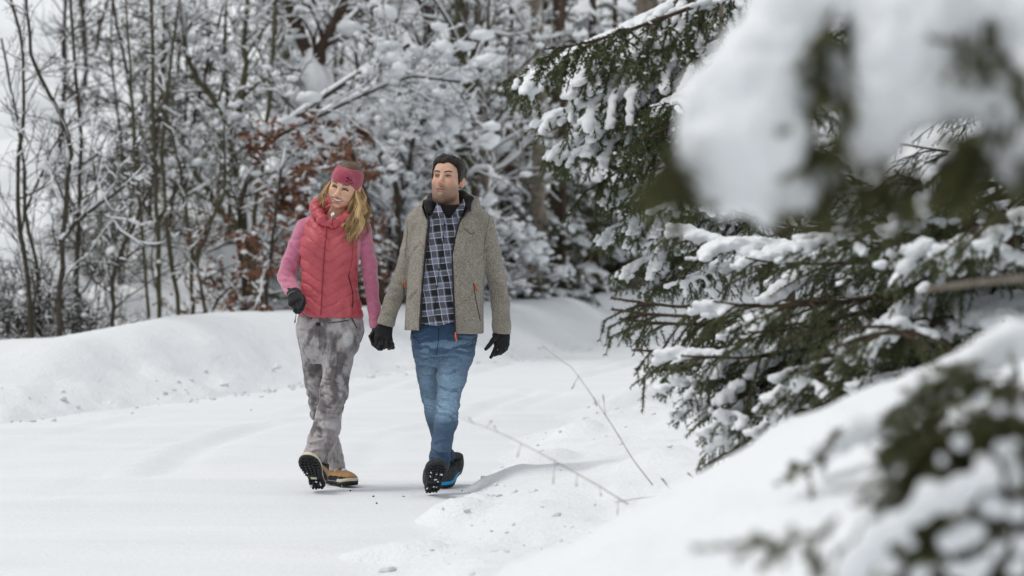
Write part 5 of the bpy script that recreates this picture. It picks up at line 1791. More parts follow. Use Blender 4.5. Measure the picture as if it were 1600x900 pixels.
jacket = link('jacket', me, man)
kb = bvh_of(me)
# black lining inside the hood and along the zip edges
FL = Field(mp_(650, 345, -.2), mp_(760, 298, .25), 0.005)
LIN = [(672, 330, -.085), (670, 320, -.045), (677, 312, .03), (690, 308, .075), (706, 307, .088), (721, 308, .07), (733, 315, .01), (731, 326, -.06)]
FL.chain([mp_(*q) for q in LIN], [.014, .025, .033, .036, .036, .034, .030, .018], .02)
me = FL.mesh('hood_lining', M['black'], smooth_iter=1)
link('hood_lining', me, jacket)
def edge(pts, name, r, mat, par, off=0.0):
    T = Tubes()
    q = resample([mp_(*p) for p in pts], 24)
    T.add(q, r, 6, flat=1.0)
    return link(name, T.mesh(name, mat), par)
yfr = -0.118
zipL = [(664, 322, -.10), (671, 347, -.122), (665, 396, -.140), (660, 447, -.135), (657, 515, -.140)]
zipR = [(735, 324, -.095), (717, 347, -.124), (706.5, 396, -.145), (708.5, 460, -.140), (711.5, 521, -.146)]
zL = edge(zipL, 'zip_tape', 0.0048, M['zip_black'], jacket)
zR = edge(zipR, 'zip_tape', 0.0048, M['zip_black'], jacket)
T = Tubes(); T.add([mp_(711.5, 519, -.15), mp_(712, 526, -.153), mp_(713.5, 533, -.15)], [.003, .005, .004], 6)
link('zip_pull', T.mesh('zip_pull', M['orange']), zR)
pk = seam('pocket_zip', kb, [(742, 440), (745, 462), (749, 482), (752, 497)], D0, 0.0035, M['zip_black'], jacket, 0.001)
seam('zip_pull', kb, [(743, 441), (746, 447), (747.5, 452)], D0, 0.006, M['orange'], pk, 0.004, 6)
pk = seam('pocket_zip', kb, [(636, 440), (636, 462), (636.5, 480)], D0, 0.003, M['zip_black'], jacket, 0.001)
if pk:
    seam('zip_pull', kb, [(637, 437), (637, 447)], D0, 0.006, M['orange'], pk, 0.003, 4)
M['emblem'] = simple('embroidery', (0.05, 0.045, 0.04), None, 1, 0.9)
seam('chest_emblem', kb, [(728, 357), (733, 362), (739, 366.5), (744, 363)], D0, 0.0022, M['emblem'], jacket, 0.001, 14)
M['knit_seam'] = simple('knit_seam', (0.13, 0.12, 0.10), (0.2, 0.185, 0.155), 150, 0.95)
seam('armhole_seam', kb, [(766, 339), (762, 362), (758, 385), (757, 405)], D0, 0.0026, M['knit_seam'], jacket, 0.0005)
seam('armhole_seam', kb, [(640, 338), (642, 362), (640, 385), (638, 402)], D0, 0.0026, M['knit_seam'], jacket, 0.0005)

# gloves: his left hand hangs open, his right one holds hers
def g4(x, y, dy, rpx):
    return tuple(mp_(x, y, dy)) + (rpx * SP,)
glove(man, [g4(775, 524, -.01, 5.5), g4(791, 524, .0, 4.6), g4(777, 536, -.03, 5), g4(791, 537, -.01, 4.8)],
      [[g4(777, 538, -.03, 3.6), g4(774, 545, -.045, 3.3), g4(770.5, 552, -.05, 3.0), g4(767, 558.5, -.045, 2.5)],
       [g4(783, 540, -.03, 3.7), g4(781, 549, -.05, 3.4), g4(776, 553, -.04, 3.1), g4(772, 555, -.025, 2.6)],
       [g4(788, 540, -.02, 3.6), g4(787, 548, -.04, 3.3), g4(782, 552, -.03, 3.0), g4(778, 553, -.012, 2.6)],
       [g4(792, 539, -.01, 3.3), g4(791, 545, -.02, 3.0), g4(787, 549, -.012, 2.7), g4(784, 550, .0, 2.3)]],
      [g4(776, 524, -.03, 4.2), g4(770, 532, -.06, 4.0), g4(764, 540, -.075, 3.4), g4(759, 545.5, -.08, 2.7)],
      [g4(784, 527, 0, 12.5), g4(784, 516, 0, 11.5)], M['glove'])
glove(man, [g4(592, 514, -.03, 5.5), g4(608, 513, -.02, 5), g4(590, 528, -.05, 5.5), g4(608, 530, -.04, 5)],
      [[g4(590, 531, -.05, 4.0), g4(588, 538, -.065, 3.6), g4(591, 543, -.04, 3.2), g4(595, 543, -.01, 2.7)],
       [g4(597, 533, -.055, 4.0), g4(598, 540, -.07, 3.6), g4(600, 543, -.045, 3.2), g4(601, 541, -.01, 2.7)],
       [g4(604, 533, -.05, 3.9), g4(607, 541, -.065, 3.5), g4(608, 544, -.04, 3.1), g4(607, 542, -.01, 2.6)],
       [g4(609, 531, -.04, 3.5), g4(613, 538, -.05, 3.2), g4(614, 543, -.03, 2.9), g4(612, 544, .0, 2.4)]],
      [g4(588, 516, -.01, 4.2), g4(583, 524, .0, 4.0), g4(583, 532, .02, 3.5), g4(587, 538, .03, 2.8)],
      [g4(601, 514, -.02, 11.5), g4(602, 504, -.02, 10.5)], M['glove'])

# trail shoes
pal = dict(upper=M['shoe_grey'], dark=M['black'], cap=M['toe_print'], mid=M['blue_foam'], lace=M['shoe_grey'], toe=True)
hp = mp_(674, 776, -.19); hp[2] = 0.012
shoe(man, 'shoe', hp, (0.042, -0.23, 0.155), (0, .3, 1), 0.30, 0.122, pal, 0.105)
tp = np.array(P(689, 762, D0 + MD + .13)); tp[2] = 0.0
u = np.array([-0.30, -0.88, -0.30]); u /= np.linalg.norm(u)
hp = tp - u * 0.285
pal2 = dict(pal, toe=False)
shoe(man, 'shoe', hp, u, (0.05, -.25, 1), 0.30, 0.112, pal2, 0.105)
# ---------------------------------------------------------------- the woman
WD = 0.32
def wp(x, y, dy=0.0):
    return PA(x, y, D0 + WD + dy)
SW = (D0 + WD) / FPX
def wrow(y, cx, hw, hd, dy=0.0):
    p = wp(cx, y, dy)
    return (p[2], p[0], p[1], hw * SW, hd)
wo_R = axes(-17, 11, 17)
wo_o = wp(530.8, 293.5, -0.09)
WS = 1.02
F1 = Field(wo_o + np.array([-0.17, -0.12, -0.34]), wo_o + np.array([0.17, 0.30, 0.19]), 0.0028)
WL = head_field(F1, wo_o, wo_R, WS, False)
k0, k1 = WL((0, -0.016, -0.075)), wp(521, 350, 0.03)
F1.cone(k0, k1, 0.05, 0.056, 0.02)
head_me = F1.mesh('woman', M['skin'], smooth_iter=1)
zc = wp(520, 341)[2]
F2 = Field(wp(420, 775, -.5), wp(620, 325, .7), 0.011)
F2.cone(k0, k1, 0.05, 0.056, 0)
F2.loft([wrow(352, 520, 28, .06), wrow(364, 520, 40, .075), wrow(390, 517, 40, .09), wrow(430, 514.5, 34, .075), wrow(470, 515, 38, .085), wrow(500, 516, 40, .08), wrow(532, 515, 34, .065)], .03)
WA_L = [(477, 358, 0), (448, 436, .04), (461, 460, -.10), (466, 475, -.13)]
WA_R = [(565, 358, 0), (578, 440, .02), (588, 510, -.06), (595, 530, -.08)]
for A_ in (WA_L, WA_R):
    F2.chain([wp(*q) for q in A_], [.036, .02, .016, .012], .03)
    F2.cone(wp(520, 354), wp(*A_[0]), .045, .042, .03)
F2.chain([wp(538, 520, 0), wp(528, 565, -.06), wp(521, 615, -.09), wp(513, 665, -.09), wp(500, 715, -.10), wp(495, 735, -.14)], [.05, .04, .03, .028, .024, .02], .01)
F2.chain([wp(491, 520, 0), wp(490, 565, .04), wp(493, 612, .08), wp(508, 665, .1), wp(524, 725, .17), wp(526, 736, .16)], [.045, .028, .016, .016, .018, .018], .01)
body_me = F2.mesh('body', M['skin'], smooth_iter=1)
wo_me = join_at_neck(head_me, body_me, zc)
wo = link('person', wo_me)
tag(wo, 'smiling blond woman in coral vest jacket with pink sleeves and rose headband, walking', 'person')
v = coords(wo_me)
fp = to_face(v, wo_o, wo_R, WS)
c = np.tile(np.array([0.77, 0.495, 0.35]), (len(v), 1))
for s in (-1, 1):
    c = paint(c, 0.6 * blob(fp, (s * 0.042, 0.065, -0.036), (0.024, 0.03, 0.020)), (0.62, 0.27, 0.21))
c = paint(c, 0.4 * blob(fp, (0, 0.11, -0.036), (0.014, 0.014, 0.012)), (0.62, 0.29, 0.22))
lip = np.maximum(blob(fp, (0, 0.088, -0.0545), (0.034, 0.02, 0.0050)), blob(fp, (0, 0.085, -0.0830), (0.029, 0.02, 0.0070)))
c = paint(c, lip * 0.9, (0.50, 0.13, 0.125))
c = paint(c, blob(fp, (0, 0.08, -0.0675), (0.034, 0.03, 0.0105)), (0.10, 0.025, 0.025))
for s in (-1, 1):
    x = fp[:, 0] * s
    arch = 0.0215 + 0.006 * np.sin(np.clip((x - 0.010) / 0.045, 0, 1) * 2.4)
    brow = sm(0.011, 0.017, x) * (1 - sm(0.045, 0.052, x)) * (1 - sm(0.0026, 0.0054, np.abs(fp[:, 2] - arch))) * (fp[:, 1] > 0.04)
    c = paint(c, brow * 0.95, (0.09, 0.05, 0.035))
    c = paint(c, 0.7 * blob(fp, (s * 0.031, 0.09, 0.004), (0.021, 0.03, 0.010)), (0.30, 0.14, 0.10))
    curve = 0.0005 - 0.006 * (((x - 0.031) / 0.016) ** 2)
    lash = (1 - sm(0.0018, 0.0046, np.abs(fp[:, 2] - curve) / 1.25)) * (1 - sm(0.0155, 0.020, np.abs(x - 0.031))) * (fp[:, 1] > 0.05)
    c = paint(c, lash * 0.97, (0.02, 0.011, 0.009))
set_cols(wo_me, c)
# eyes: narrowed in a smile
for s in (-1, 1):
    eyeball(wo, WL, wo_R, WS, s, (-0.1, 1, -0.3), (0.05, 0.05, 0.05), 0.0022, 0.0088, 0.2)
# teeth
me = bpy.data.meshes.new('teeth')
bm = bmesh.new(); bmesh.ops.create_uvsphere(bm, u_segments=24, v_segments=12, radius=1); bm.to_mesh(me); bm.free()
vv = coords(me) * np.array([0.0275, 0.011, 0.0074]) * WS
vv[:, 2] += 0.16 * np.abs(vv[:, 0])
me.vertices.foreach_set('co', (vv @ wo_R.T + WL((0, 0.0800, -0.0690))).astype(np.float32).ravel())
me.materials.append(M['teeth']); me.polygons.foreach_set('use_smooth', np.ones(len(me.polygons), bool)); me.update()
link('teeth', me, wo)

# hair: a smooth crown, then long waving locks falling over her left shoulder and a few on the right
fd = Field(wo_o + np.array([-0.17, -0.14, -0.17]), wo_o + np.array([0.17, 0.27, 0.18]), 0.0032)
fd.ell(WL((0, -0.016, 0.036)), np.array((0.080, 0.098, 0.090)) * WS, 0, wo_R)
X, Y, Z = np.meshgrid(*fd.ax, indexing='ij')
q = to_face(np.stack([X.ravel(), Y.ravel(), Z.ravel()], 1), wo_o, wo_R, WS)
line = np.interp(q[:, 1], [-0.12, -0.05, 0.0, 0.03, 0.045, 0.06, 0.1], [-0.10, -0.09, -0.06, -0.03, 0.03, 0.07, 0.08])
fd.d = np.maximum(fd.d, ((line - q[:, 2]) * WS).reshape(fd.d.shape).astype(np.float32))
me = fd.mesh('hair', M['hair_blond'], smooth_iter=1)
vq = to_face(coords(me), wo_o, wo_R, WS)
displace(me, lambda v: (vnoise(vq, (120, 18, 30), 3) - .5) * 0.005)
top = sm(0.05, 0.1, vq[:, 2])
set_cols(me, np.array([0.24, 0.145, 0.07]) * (1 - top[:, None]) + np.array([0.13, 0.075, 0.04]) * top[:, None])
whair = link('hair', me, wo)
T = Tubes()
rh = np.random.default_rng(14)
def lock(p0, p1, r, amp, ph, side=0.0, col=None, n=22):
    t_ = np.linspace(0, 1, n)
    p0, p1 = np.asarray(p0), np.asarray(p1)
    q = p0 + np.outer(t_, p1 - p0)
    q[:, 0] += side * np.sin(t_ * np.pi) + amp * np.sin(ph + t_ * 14.5) * t_ ** 0.8
    q[:, 1] += amp * 0.8 * np.cos(ph + t_ * 13) * t_ - 0.03 * np.sin(t_ * np.pi)
    T.add(q, r * (0.6 + 0.6 * np.sin(np.clip(t_ * 1.15, 0, 1) * np.pi) ** 0.7) * np.where(t_ > 0.85, 1 - (t_ - .85) * 5.5, 1), 6, col)
def blond():
    k = rh.random()
    a, b_ = np.array([0.30, 0.185, 0.075]), np.array([0.78, 0.56, 0.29])
    return a + (b_ - a) * k
for g_ in range(34):                                          # each lock is a bundle of hairs that wave together
    back = g_ >= 24
    a = rh.random()
    st = np.array(WL((0.069, 0.030 - 0.07 * a, 0.002 - 0.03 * a))) if not back else np.array(WL((0.072, -0.02 - 0.05 * a, -0.01)))
    if not back:
        ex = rh.uniform(526, 564); ey = 386 - 0.040 * (ex - 543) ** 2 - abs(rh.normal(0, 6))
        en = wp(ex, ey, -0.135 + rh.uniform(-.01, .03) + 0.003 * abs(ex - 544))
    else:
        en = wp(rh.normal(559, 5), rh.uniform(335, 372), -0.02 + rh.uniform(-.04, .05))
    am, ph, sd, cg = rh.uniform(0.011, 0.021), rh.uniform(0, 6.3), rh.normal(0.020, 0.014), blond()
    for k_ in range(11):
        j1, j2 = rh.normal(0, 0.0035, 3), rh.normal(0, 0.006, 3)
        lock(st + j1, en + j2, rh.uniform(0.0014, 0.0034), am * rh.uniform(0.85, 1.15), ph + rh.normal(0, 0.22), sd + rh.normal(0, 0.003), cg * rh.uniform(0.7, 1.25))
for i in range(17):                                           # on the other side, tucked into the collar
    st = np.array(WL((-0.070, 0.035 - 0.06 * rh.random(), 0.012)))
    en = wp(rh.normal(501, 3), rh.uniform(318, 328), -0.05 + rh.uniform(-.02, .06))
    lock(st, en, rh.uniform(0.003, 0.0055), 0.004, rh.uniform(0, 6.3), -0.014, blond())
for i in range(8):                                            # flying strands
    st = wp(rh.uniform(551, 558), rh.uniform(318, 330), -0.05)
    en = wp(rh.uniform(570, 579), rh.uniform(319, 334), -0.06)
    lock(st, en, 0.0014, 0.006, rh.uniform(0, 6.3), 0.0, (0.5, 0.36, 0.18))
link('hair_locks', T.mesh('hair_locks', M['hair_blond']), whair)

# headband
fd = Field(wo_o + np.array([-0.17, -0.14, -0.12]), wo_o + np.array([0.17, 0.27, 0.18]), 0.0032)
fd.ell(WL((0, -0.012, 0.034)), np.array((0.0845, 0.1025, 0.095)) * WS, 0, wo_R)
fd.ell(WL((0, 0.074, 0.045)), np.array((0.052, 0.027, 0.05)) * WS, 0.03, wo_R)
X, Y, Z = np.meshgrid(*fd.ax, indexing='ij')
q = to_face(np.stack([X.ravel(), Y.ravel(), Z.ravel()], 1), wo_o, wo_R, WS)
zb = np.interp(q[:, 1], [-0.12, 0.0, 0.03, 0.06, 0.09], [-0.035, -0.030, -0.012, 0.020, 0.0285])
zt = np.interp(q[:, 1], [-0.12, 0.0, 0.06, 0.10], [0.06, 0.100, 0.106, 0.103])
cut = np.maximum(zb - q[:, 2], q[:, 2] - zt) * WS
k_ = 0.006
dd = np.maximum(fd.d, cut.reshape(fd.d.shape).astype(np.float32))
fd.d = dd
me = fd.mesh('headband', M['headband'], smooth_iter=2)
displace(me, lambda v: wrinkle(v, 0.0012, 30, 5))
hb = link('headband', me, wo)
hbv = bvh_of(me)
def badge(poly, bvh, Y0, name, mat, parent, off=0.0015, th=0.002):
    P2 = []
    for x, y in poly:
        p = P(x, y, Y0 + .4)
        h = bvh.ray_cast(Vector((p.x, Y0 - 1.2, p.z)), Vector((0, 1, 0)))
        P2.append(np.array(h[0]) + np.array(h[1]) * off if h[0] is not None else None)
    P2 = [p for p in P2 if p is not None]
    if len(P2) < 3:
        return
    n = len(P2)
    V = np.concatenate([np.array(P2), np.array(P2) + np.array([0, th, 0])])
    me = bpy.data.meshes.new(name)
    me.from_pydata([tuple(p) for p in V], [], [list(range(n)), [i + n for i in range(n)][::-1]] + [[i, (i + 1) % n, (i + 1) % n + n, i + n] for i in range(n)])
    me.materials.append(mat)
    me.update()
    return link(name, me, parent)
badge([(544.2, 278), (547.5, 278.6), (553.3, 282.3), (552.6, 284.0), (549.3, 283.6)], hbv, D0, 'emblem', M['logo'], hb)
badge([(543.3, 284.8), (546, 283.6), (551, 284.6), (555.3, 286.4), (553.2, 289.2), (549.8, 287.6)], hbv, D0, 'emblem', M['logo'], hb)
badge([(514.0, 282.6), (516.2, 282.2), (516.2, 287.2), (513.2, 288.0)], hbv, D0, 'side_tab', M['black'], hb)

# jacket: quilted coral front with pink fleece shoulders and sides
FV = Field(wp(455, 512, -.3), wp(590, 305, .3), 0.0045)
FV.loft([wrow(338, 519, 30, .072, .01), wrow(346, 520, 40, .085, .01), wrow(356, 520, 46, .098), wrow(385, 517.5, 49, .112), wrow(410, 515.5, 45, .106), wrow(432, 514.5, 42, .098), wrow(455, 514.5, 44, .104), wrow(480, 515.5, 48.5, .112), wrow(510, 516.5, 52, .118)], 0)
for s, x in ((-1, 497), (1, 536)):
    FV.ell(wp(x, 383, -.068), (.066, .055, .062), .05)
FV.cone(wp(520, 344, .02), wp(484, 352, .01), .05, .047, .03)
FV.cone(wp(520, 342, .02), wp(560, 352, .01), .05, .047, .03)
FV.shell(0.012)
nc = wp(519, 335, 0.0)
FV.carve(lambda X, Y, Z: np.maximum(((X - nc[0]) / 0.066) ** 2 + ((Y - nc[1]) / 0.068) ** 2 - 1, wp(0, 352)[2] - Z) * 0.06)
hx, hz = wp(512, 0)[0], wp(0, 496.5)[2]
FV.carve(lambda X, Y, Z: (Z - (hz + 0.016 * np.clip((hx - X) / 0.12, -1, 1) * (X < hx) + 0.006 * (X > hx))) + 0 * Y)
me = FV.mesh('jacket', [M['vest'], M['fleece']], smooth_iter=1)
zq = np.array([wp(0, y)[2] for y in (500, 440, 400, 378, 354, 331, 318)])
xL = np.array([wp(x, 0)[0] for x in (466, 469, 469, 470, 474, 491, 496)])
xR = np.array([wp(x, 0)[0] for x in (568, 559, 559, 560, 565, 548, 544)])
zx_z = np.array([wp(0, y)[2] for y in (496, 417, 337)]); zx_x = np.array([wp(x, 0)[0] for x in (510, 513.5, 519)])
def quilt(v):
    z = v[:, 2]
    xz = np.interp(z, zx_z, zx_x)
    inside = sm(-0.004, 0.006, v[:, 0] - np.interp(z, zq, xL)) * sm(-0.004, 0.006, np.interp(z, zq, xR) - v[:, 0]) * (normals(me)[:, 1] < 0.2)
    ph = (z - 0.62 * np.abs(v[:, 0] - xz) + 0.004 * np.sin(v[:, 0] * 70)) / 0.062
    f = ph - np.floor(ph)
    prof = np.sin(f * np.pi) ** 0.3
    pk = (vnoise(v, (50, 30, 14), 6) - .5) * 0.006 * (0.3 + prof)
    return inside * ((prof - 0.75) * 0.0115 + pk) + wrinkle(v, 0.002, 12, 5) + inside * 0.004
displace(me, quilt)
cz = np.zeros((len(me.polygons), 3), np.float32); me.polygons.foreach_get('center', cz.ravel())
fn = np.zeros((len(me.polygons), 3), np.float32); me.polygons.foreach_get('normal', fn.ravel())
out = (cz[:, 0] < np.interp(cz[:, 2], zq, xL)) | (cz[:, 0] > np.interp(cz[:, 2], zq, xR)) | (cz[:, 1] > wp(0, 400, 0.02)[1])
me.polygons.foreach_set('material_index', out.astype(np.int32))
me.update()
wj = link('jacket', me, wo)
wb = bvh_of(me)
# sleeves
def sleeve(pts, rad, cutfn, seed, yoke):
    A = np.array([wp(*p) for p in pts])
    fs = Field(A.min(0) - .12, A.max(0) + .12, 0.005)
    fs.chain(A, rad, .012)
    fs.cone(wp(*yoke[0]), A[0], yoke[1], rad[0], .02)
    fs.shell(0.010)
    cutfn(fs)
    me = fs.mesh('sleeve', M['fleece'], smooth_iter=1)
    displace(me, lambda v: wrinkle(v, 0.006, 20, seed) * 0.8 + wrinkle(v, 0.003, 9, seed + 2, 0))
    SL = [(436, 424, 459, 436), (436, 437, 457, 443), (441, 448, 459, 452), (444, 405, 464, 414), (452, 380, 470, 396), (565, 419, 585, 428), (567, 438, 587, 446), (572, 463, 589, 470), (576, 486, 590, 492), (560, 385, 578, 378), (580, 500, 590, 503)]
    displace(me, lambda v: creases(v, normals(me), SL, lambda x, y: wp(x, y), 0.007, 0.006))
    return link('sleeve', me, wj)
we = wp(461, 459, -.10)
def cut1(fs):
    d = we - wp(449, 440, .02)
    d = d / np.linalg.norm(d)
    fs.carve(lambda X, Y, Z: -((X - we[0]) * d[0] + (Y - we[1]) * d[1] + (Z - we[2]) * d[2]), we - .1, we + .1)
sleeve([(477, 357, .005), (466, 383, .015), (454, 410, .03), (448, 433, .035), (452, 445, -.02), (461, 461, -.11)], [.054, .055, .052, .051, .047, .041], cut1, 3, ((497, 346, .01), .042))
wf = wp(588, 513, -.06)
def cut2(fs):
    fs.carve(lambda X, Y, Z: (Z - wf[2]) + 0 * X + 0 * Y, wf - .12, wf + .12)
sleeve([(564, 357, .005), (571, 385, .015), (577, 412, .025), (580, 445, .02), (584, 480, -.02), (588, 518, -.06)], [.053, .050, .046, .042, .037, .032], cut2, 6, ((545, 346, .01), .042))
# puffed collar and hood
FC = Field(wp(470, 368, -.25), wp(570, 296, .25), 0.0045)
COLR = [(517, 350, -.105), (504, 343, -.095), (495, 332, -.055), (493, 324, .01), (501, 317, .07), (520, 316, .095), (538, 319, .075), (547, 328, .01), (544, 338, -.065), (523, 349, -.103)]
FC.chain([wp(*q) for q in COLR], [.020, .026, .028, .030, .036, .036, .034, .029, .026, .020], .02)
FC.chain([wp(500, 326, .05), wp(520, 326, .06), wp(538, 328, .05)], [.045, .05, .045], .02)
FC.chain([wp(492, 318, .02), wp(491, 324, -.04), wp(499, 336, -.09)], [.018, .021, .018], .012)
me = FC.mesh('collar', M['vest'], smooth_iter=1)
displace(me, lambda v: (np.abs(np.sin((v[:, 2] + 0.55 * np.abs(v[:, 0] - wp(520, 0)[0])) / 0.045 * np.pi)) ** 0.3 - .7) * 0.010 + (vnoise(v, 45, 3) - .5) * 0.009)
cl = link('collar', me, wj)
clv = bvh_of(me)
flapw = [wp(516.5, 335, -.10), wp(519, 340, -.125), wp(523, 334, -.10), wp(520, 331, -.085)]
me = bpy.data.meshes.new('undershirt'); me.from_pydata([tuple(p) for p in flapw] + [tuple(p + np.array([0, .02, 0])) for p in flapw], [], [[0, 1, 2, 3], [7, 6, 5, 4], [0, 4, 5, 1], [1, 5, 6, 2], [2, 6, 7, 3], [3, 7, 4, 0]])
me.materials.append(M['white_cloth']); me.update()
link('undershirt', me, wo)
zf = seam('front_zip', wb, [(519.5, 350), (516.5, 385), (513.5, 417), (511.5, 455), (510, 494)], D0, 0.0042, M['zip_red'], wj, 0.003, 30)
T = Tubes(); T.add(resample([wp(520, 336, -.142), wp(519.5, 345, -.142), wp(518.8, 352, -.128)], 8), 0.004, 6)
link('collar_zip', T.mesh('collar_zip', M['zip_red']), cl)
T = Tubes(); T.add([wp(519.5, 337, -.147), wp(519.2, 343, -.149)], [.0036, .0028], 6)
link('zip_pull', T.mesh('zip_pull', M['metal']), cl)
seam('pocket_zip', wb, [(551, 428), (554, 441), (557.5, 455), (558, 468), (557, 478)], D0, 0.0036, M['zip_black'], wj, 0.002)
seam('pocket_zip', wb, [(476, 424), (473, 440), (471, 455)], D0, 0.0036, M['zip_black'], wj, 0.002)
for pts in ([(470, 352), (472, 376), (477, 400), (476, 422)], [(562, 352), (559, 380), (557, 405), (552, 428)]):
    seam('panel_seam', wb, pts, D0, 0.0024, M['zip_red'], wj, 0.001)

# trousers
M['tseam'] = simple('trouser_seam', (0.06, 0.054, 0.055), None, 1, 0.8)
FP = Field(wp(448, 752, -.42), wp(585, 488, .5), 0.0044)
FP.loft([wrow(488, 516, 49, .10), wrow(500, 516, 51.5, .107), wrow(518, 516, 52, .11), wrow(535, 515, 46, .105), wrow(552, 513, 33, .08), wrow(568, 511, 19, .05)], 0)
FP.chain([wp(540, 515, 0), wp(533, 540, -.03), wp(528, 562, -.065), wp(522, 612, -.09), wp(517, 640, -.10), wp(512, 665, -.09), wp(503, 690, -.10), wp(494, 713, -.115), wp(491, 722, -.12)],
         [.092, .086, .076, .076, .068, .072, .072, .064, .064], .032)
FP.chain([wp(491, 515, 0), wp(489, 540, 0)], [.090, .076], .03)
FP.chain([wp(489, 540, 0), wp(488, 562, .05), wp(492, 612, .085), wp(500, 650, .10), wp(515, 688, .15), wp(524, 720, .19), wp(526, 738, .20)],
         [.076, .060, .054, .052, .057, .054, .054], .004)
hF, hB = wp(494, 719, -.115), wp(526, 735.5, .19)
FP.carve(lambda X, Y, Z: (Z - (hF[2] - 0.35 * (X - hF[0]) - 0.25 * (Y - hF[1]) * 0)) + 0 * Y, wp(455, 800, -.5), wp(521, 697, .06))
FP.carve(lambda X, Y, Z: (Z - hB[2]) + 0 * X + 0 * Y, wp(490, 800, .07), wp(570, 726, .5))
FP.carve(lambda X, Y, Z: (wp(0, 491)[2] - Z) + 0 * X + 0 * Y)
me = FP.mesh('trousers', M['trouser'], smooth_iter=1)
zk, zh = wp(0, 640)[2], wp(0, 735)[2]
def tf(v):
    z = v[:, 2]
    w = 0.005 + 0.008 * np.exp(-((z - zk) / .13) ** 2) + 0.004 * (1 - sm(zh, zh + .15, z))
    return wrinkle(v, 1, 18, 31, 2, 2.2) * w + wrinkle(v + 2, 1, 34, 33, 2, 2.0) * w * 0.55
displace(me, tf)
TL = [(500, 588, 541, 598), (499, 603, 536, 593), (500, 616, 522, 611), (519, 613, 541, 640), (498, 640, 531, 650), (493, 664, 531, 672), (488, 690, 516, 684), (480, 706, 511, 700), (504, 562, 520, 541), (474, 600, 493, 608), (481, 625, 494, 632), (517, 690, 521, 730),
      (534, 660, 540, 726), (500, 520, 489, 546), (512, 520, 510, 562), (531, 515, 521, 552), (515, 575, 545, 568), (496, 655, 520, 650), (500, 678, 530, 682), (476, 560, 490, 572), (478, 580, 494, 588), (522, 705, 538, 700), (470, 515, 500, 512)]
displace(me, lambda v: creases(v, normals(me), TL, lambda x, y: wp(x, y), 0.0065, 0.0062))
v = coords(me)
pale, drk = np.array([0.44, 0.41, 0.415]), np.array([0.10, 0.088, 0.092])
w1 = v + (fbm(v, 7, 61, 2)[:, None] - .5) * 0.12
k = sm(0.38, 0.68, fbm(w1, (26, 26, 15), 41, 4))
k = np.clip(k + 0.5 * np.exp(-(((z_ := v[:, 2]) - wp(0, 632)[2]) / .05) ** 2) * (v[:, 0] > wp(503, 0)[0]) * sm(.4, .6, fbm(v, 16, 45, 2)), 0, 1)
cc = pale + (drk - pale) * k[:, None] * 0.85
dust = blob(v - wp(544, 529, -.10), (0, 0, 0), (0.032, 0.09, 0.05))
cc = paint(cc, dust * 0.8, (0.62, 0.62, 0.64))
dust2 = blob(v - wp(520, 665, -.16), (0, 0, 0), (0.06, 0.06, 0.018)) * sm(.4, .6, fbm(v, 30, 46, 2))
cc = paint(cc, dust2 * 0.5, (0.5, 0.5, 0.52))
set_cols(me, cc)
tr = link('trousers', me, wo)
tb = bvh_of(me)
bl = seam('belt', tb, [(526, 500.5), (540, 499), (553, 496.5)], D0, 0.004, M['black'], tr, 0.001, 20)
q = drape(tb, [(506, 503), (507, 503)], D0, 0.004, 2)
if len(q):
    link('buckle', boxes_mesh('buckle', [(q[0], (0.011, 0.006, 0.009), np.eye(3))], M['zip_black']), tr)
seam('pocket_zip', tb, [(556, 494), (560, 502), (564, 509)], D0, 0.005, M['zip_black'], tr, 0.002, 8)
for pts in ([(474, 522), (477, 545), (480, 578)], [(508, 510), (507, 540)], [(537, 545), (534, 575), (531, 590)], [(497, 580), (515, 592), (535, 596)], [(540, 562), (551, 566)], [(503, 612), (512, 610), (517, 614)]):
    seam('thigh_seam', tb, pts, D0, 0.0015, M['tseam'], tr, 0.0006)
q = drape(tb, [(537, 733), (538, 733.5)], D0 + .2, 0.0, 2)
bm = bmesh.new(); bmesh.ops.create_icosphere(bm, subdivisions=2, radius=1)
me = bpy.data.meshes.new('snow_clump'); bm.to_mesh(me); bm.free()
vv = coords(me) * np.array([0.018, 0.012, 0.011]) * (1 + (vnoise(coords(me), 2.5, 3)[:, None] - .5) * .6) + wp(537.5, 735, .13)
me.vertices.foreach_set('co', vv.astype(np.float32).ravel()); me.materials.append(M['snow_load']); me.update()
link('snow_clump', me, tr)

# gloves; her right hand is loosely closed on a zipped strap, her left lies in his
def h4(x, y, dy, rpx):
    return tuple(wp(x, y, dy)) + (rpx * SW,)
gl = glove(wo, [h4(455, 464, -.13, 5), h4(466, 458, -.13, 4.8), h4(456, 474, -.16, 5.5), h4(470, 467, -.16, 5)],
      [[h4(472, 467, -.165, 3.5), h4(475, 473, -.19, 3.3), h4(473, 479, -.185, 3.0), h4(469, 480, -.165, 2.6)],
       [h4(469, 472, -.17, 3.6), h4(473, 478, -.20, 3.4), h4(471, 484, -.195, 3.1), h4(466, 485, -.175, 2.6)],
       [h4(464, 476, -.17, 3.6), h4(468, 483, -.20, 3.4), h4(467, 488, -.19, 3.0), h4(462, 487, -.17, 2.6)],
       [h4(458, 477, -.165, 3.3), h4(461, 484, -.19, 3.1), h4(463, 488, -.185, 2.8), h4(460, 486, -.165, 2.3)]],
      [h4(466, 458, -.13, 4), h4(472, 463, -.17, 3.6), h4(474.5, 468, -.20, 3.1), h4(474, 473, -.215, 2.6)],
      [h4(460, 462, -.12, 11), h4(457, 456, -.09, 10)], M['glove'])
T = Tubes()
a, b_ = wp(449, 465, -.175), wp(459, 455.5, -.175)
T.add(resample([wp(449.5, 463, -.165), wp(451.5, 458.5, -.172), wp(456, 455.8, -.176), wp(461, 454.5, -.172)], 10), 0.0013, 6)
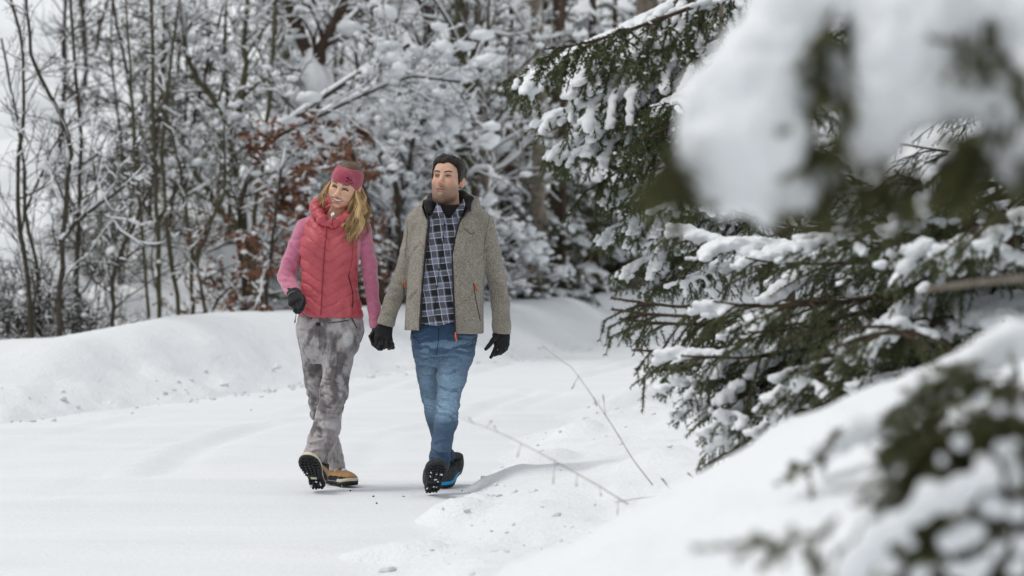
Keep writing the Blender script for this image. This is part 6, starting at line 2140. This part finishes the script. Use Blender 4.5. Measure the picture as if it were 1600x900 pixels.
link('cuff_piping', T.mesh('cuff_piping', simple('grey_piping', (0.3, 0.3, 0.31), None, 1, 0.6)), gl)
T = Tubes()
T.add(resample([wp(470, 487, -.19), wp(478, 493, -.18), wp(487, 498, -.165)], 8), 0.0085, 8, flat=0.5)
so = link('strap', T.mesh('strap', M['zip_black']), wo)
T = Tubes()
T.add(resample([wp(471, 486.6, -.20), wp(478, 492.4, -.19), wp(486, 497.2, -.176)], 8), 0.0018, 6)
link('strap_edge', T.mesh('strap_edge', M['metal']), so)
T = Tubes()
T.add(resample([wp(463, 488, -.17), wp(462, 496, -.16), wp(460.5, 505, -.16)], 6), [0.002, 0.002, 0.002, 0.002, 0.004, 0.003], 6)
link('pull_cord', T.mesh('pull_cord', M['zip_black']), so)
glove(wo, [h4(588, 514, -.06, 4.5), h4(594, 515, -.05, 4.5), h4(587, 527, -.08, 4.5), h4(598, 528, -.07, 4.5)],
      [[h4(584, 526, -.10, 3.2), h4(580, 529, -.14, 3.0), h4(583, 538, -.17, 2.9), h4(592, 545.5, -.19, 2.6), h4(596.5, 546, -.19, 2.3)],
       [h4(588, 531, -.10, 3.2), h4(588, 541, -.15, 3.0), h4(592, 541, -.215, 2.7), h4(593.5, 535.5, -.225, 2.4)],
       [h4(595, 532, -.09, 3.2), h4(599, 543, -.15, 3.0), h4(603, 542, -.21, 2.7), h4(603.5, 535.5, -.22, 2.4)],
       [h4(600, 530, -.08, 3.0), h4(609, 540, -.12, 2.7), h4(612.5, 541, -.19, 2.5), h4(611, 534, -.20, 2.2)]],
      [h4(586, 516, -.08, 3.8), h4(581, 523, -.13, 3.4), h4(578.5, 526, -.17, 2.8), h4(577.5, 525, -.19, 2.3)],
      [h4(589, 516, -.06, 8), h4(588, 510, -.06, 7.5)], simple('grey_glove', (0.012, 0.012, 0.013), (0.028, 0.028, 0.03), 60, 0.6, 0.002, 400))

# hiking boots
pal = dict(upper=M['tan'], dark=M['black'], cap=M['black'], mid=M['cream'], lace=M['black'], rand=True)
hp = wp(497, 769, -.13); hp[2] = 0.012
shoe(wo, 'boot', hp, (-0.045, -0.20, 0.185), (0.12, .3, 1), 0.275, 0.128, pal, 0.125, M['cream'])
hp = np.array(P(513, 760, D0 + WD + .26)); hp[2] = 0.012
shoe(wo, 'boot', hp, (0.62, -0.78, -0.0), (0, 0, 1), 0.265, 0.108, pal, 0.125)
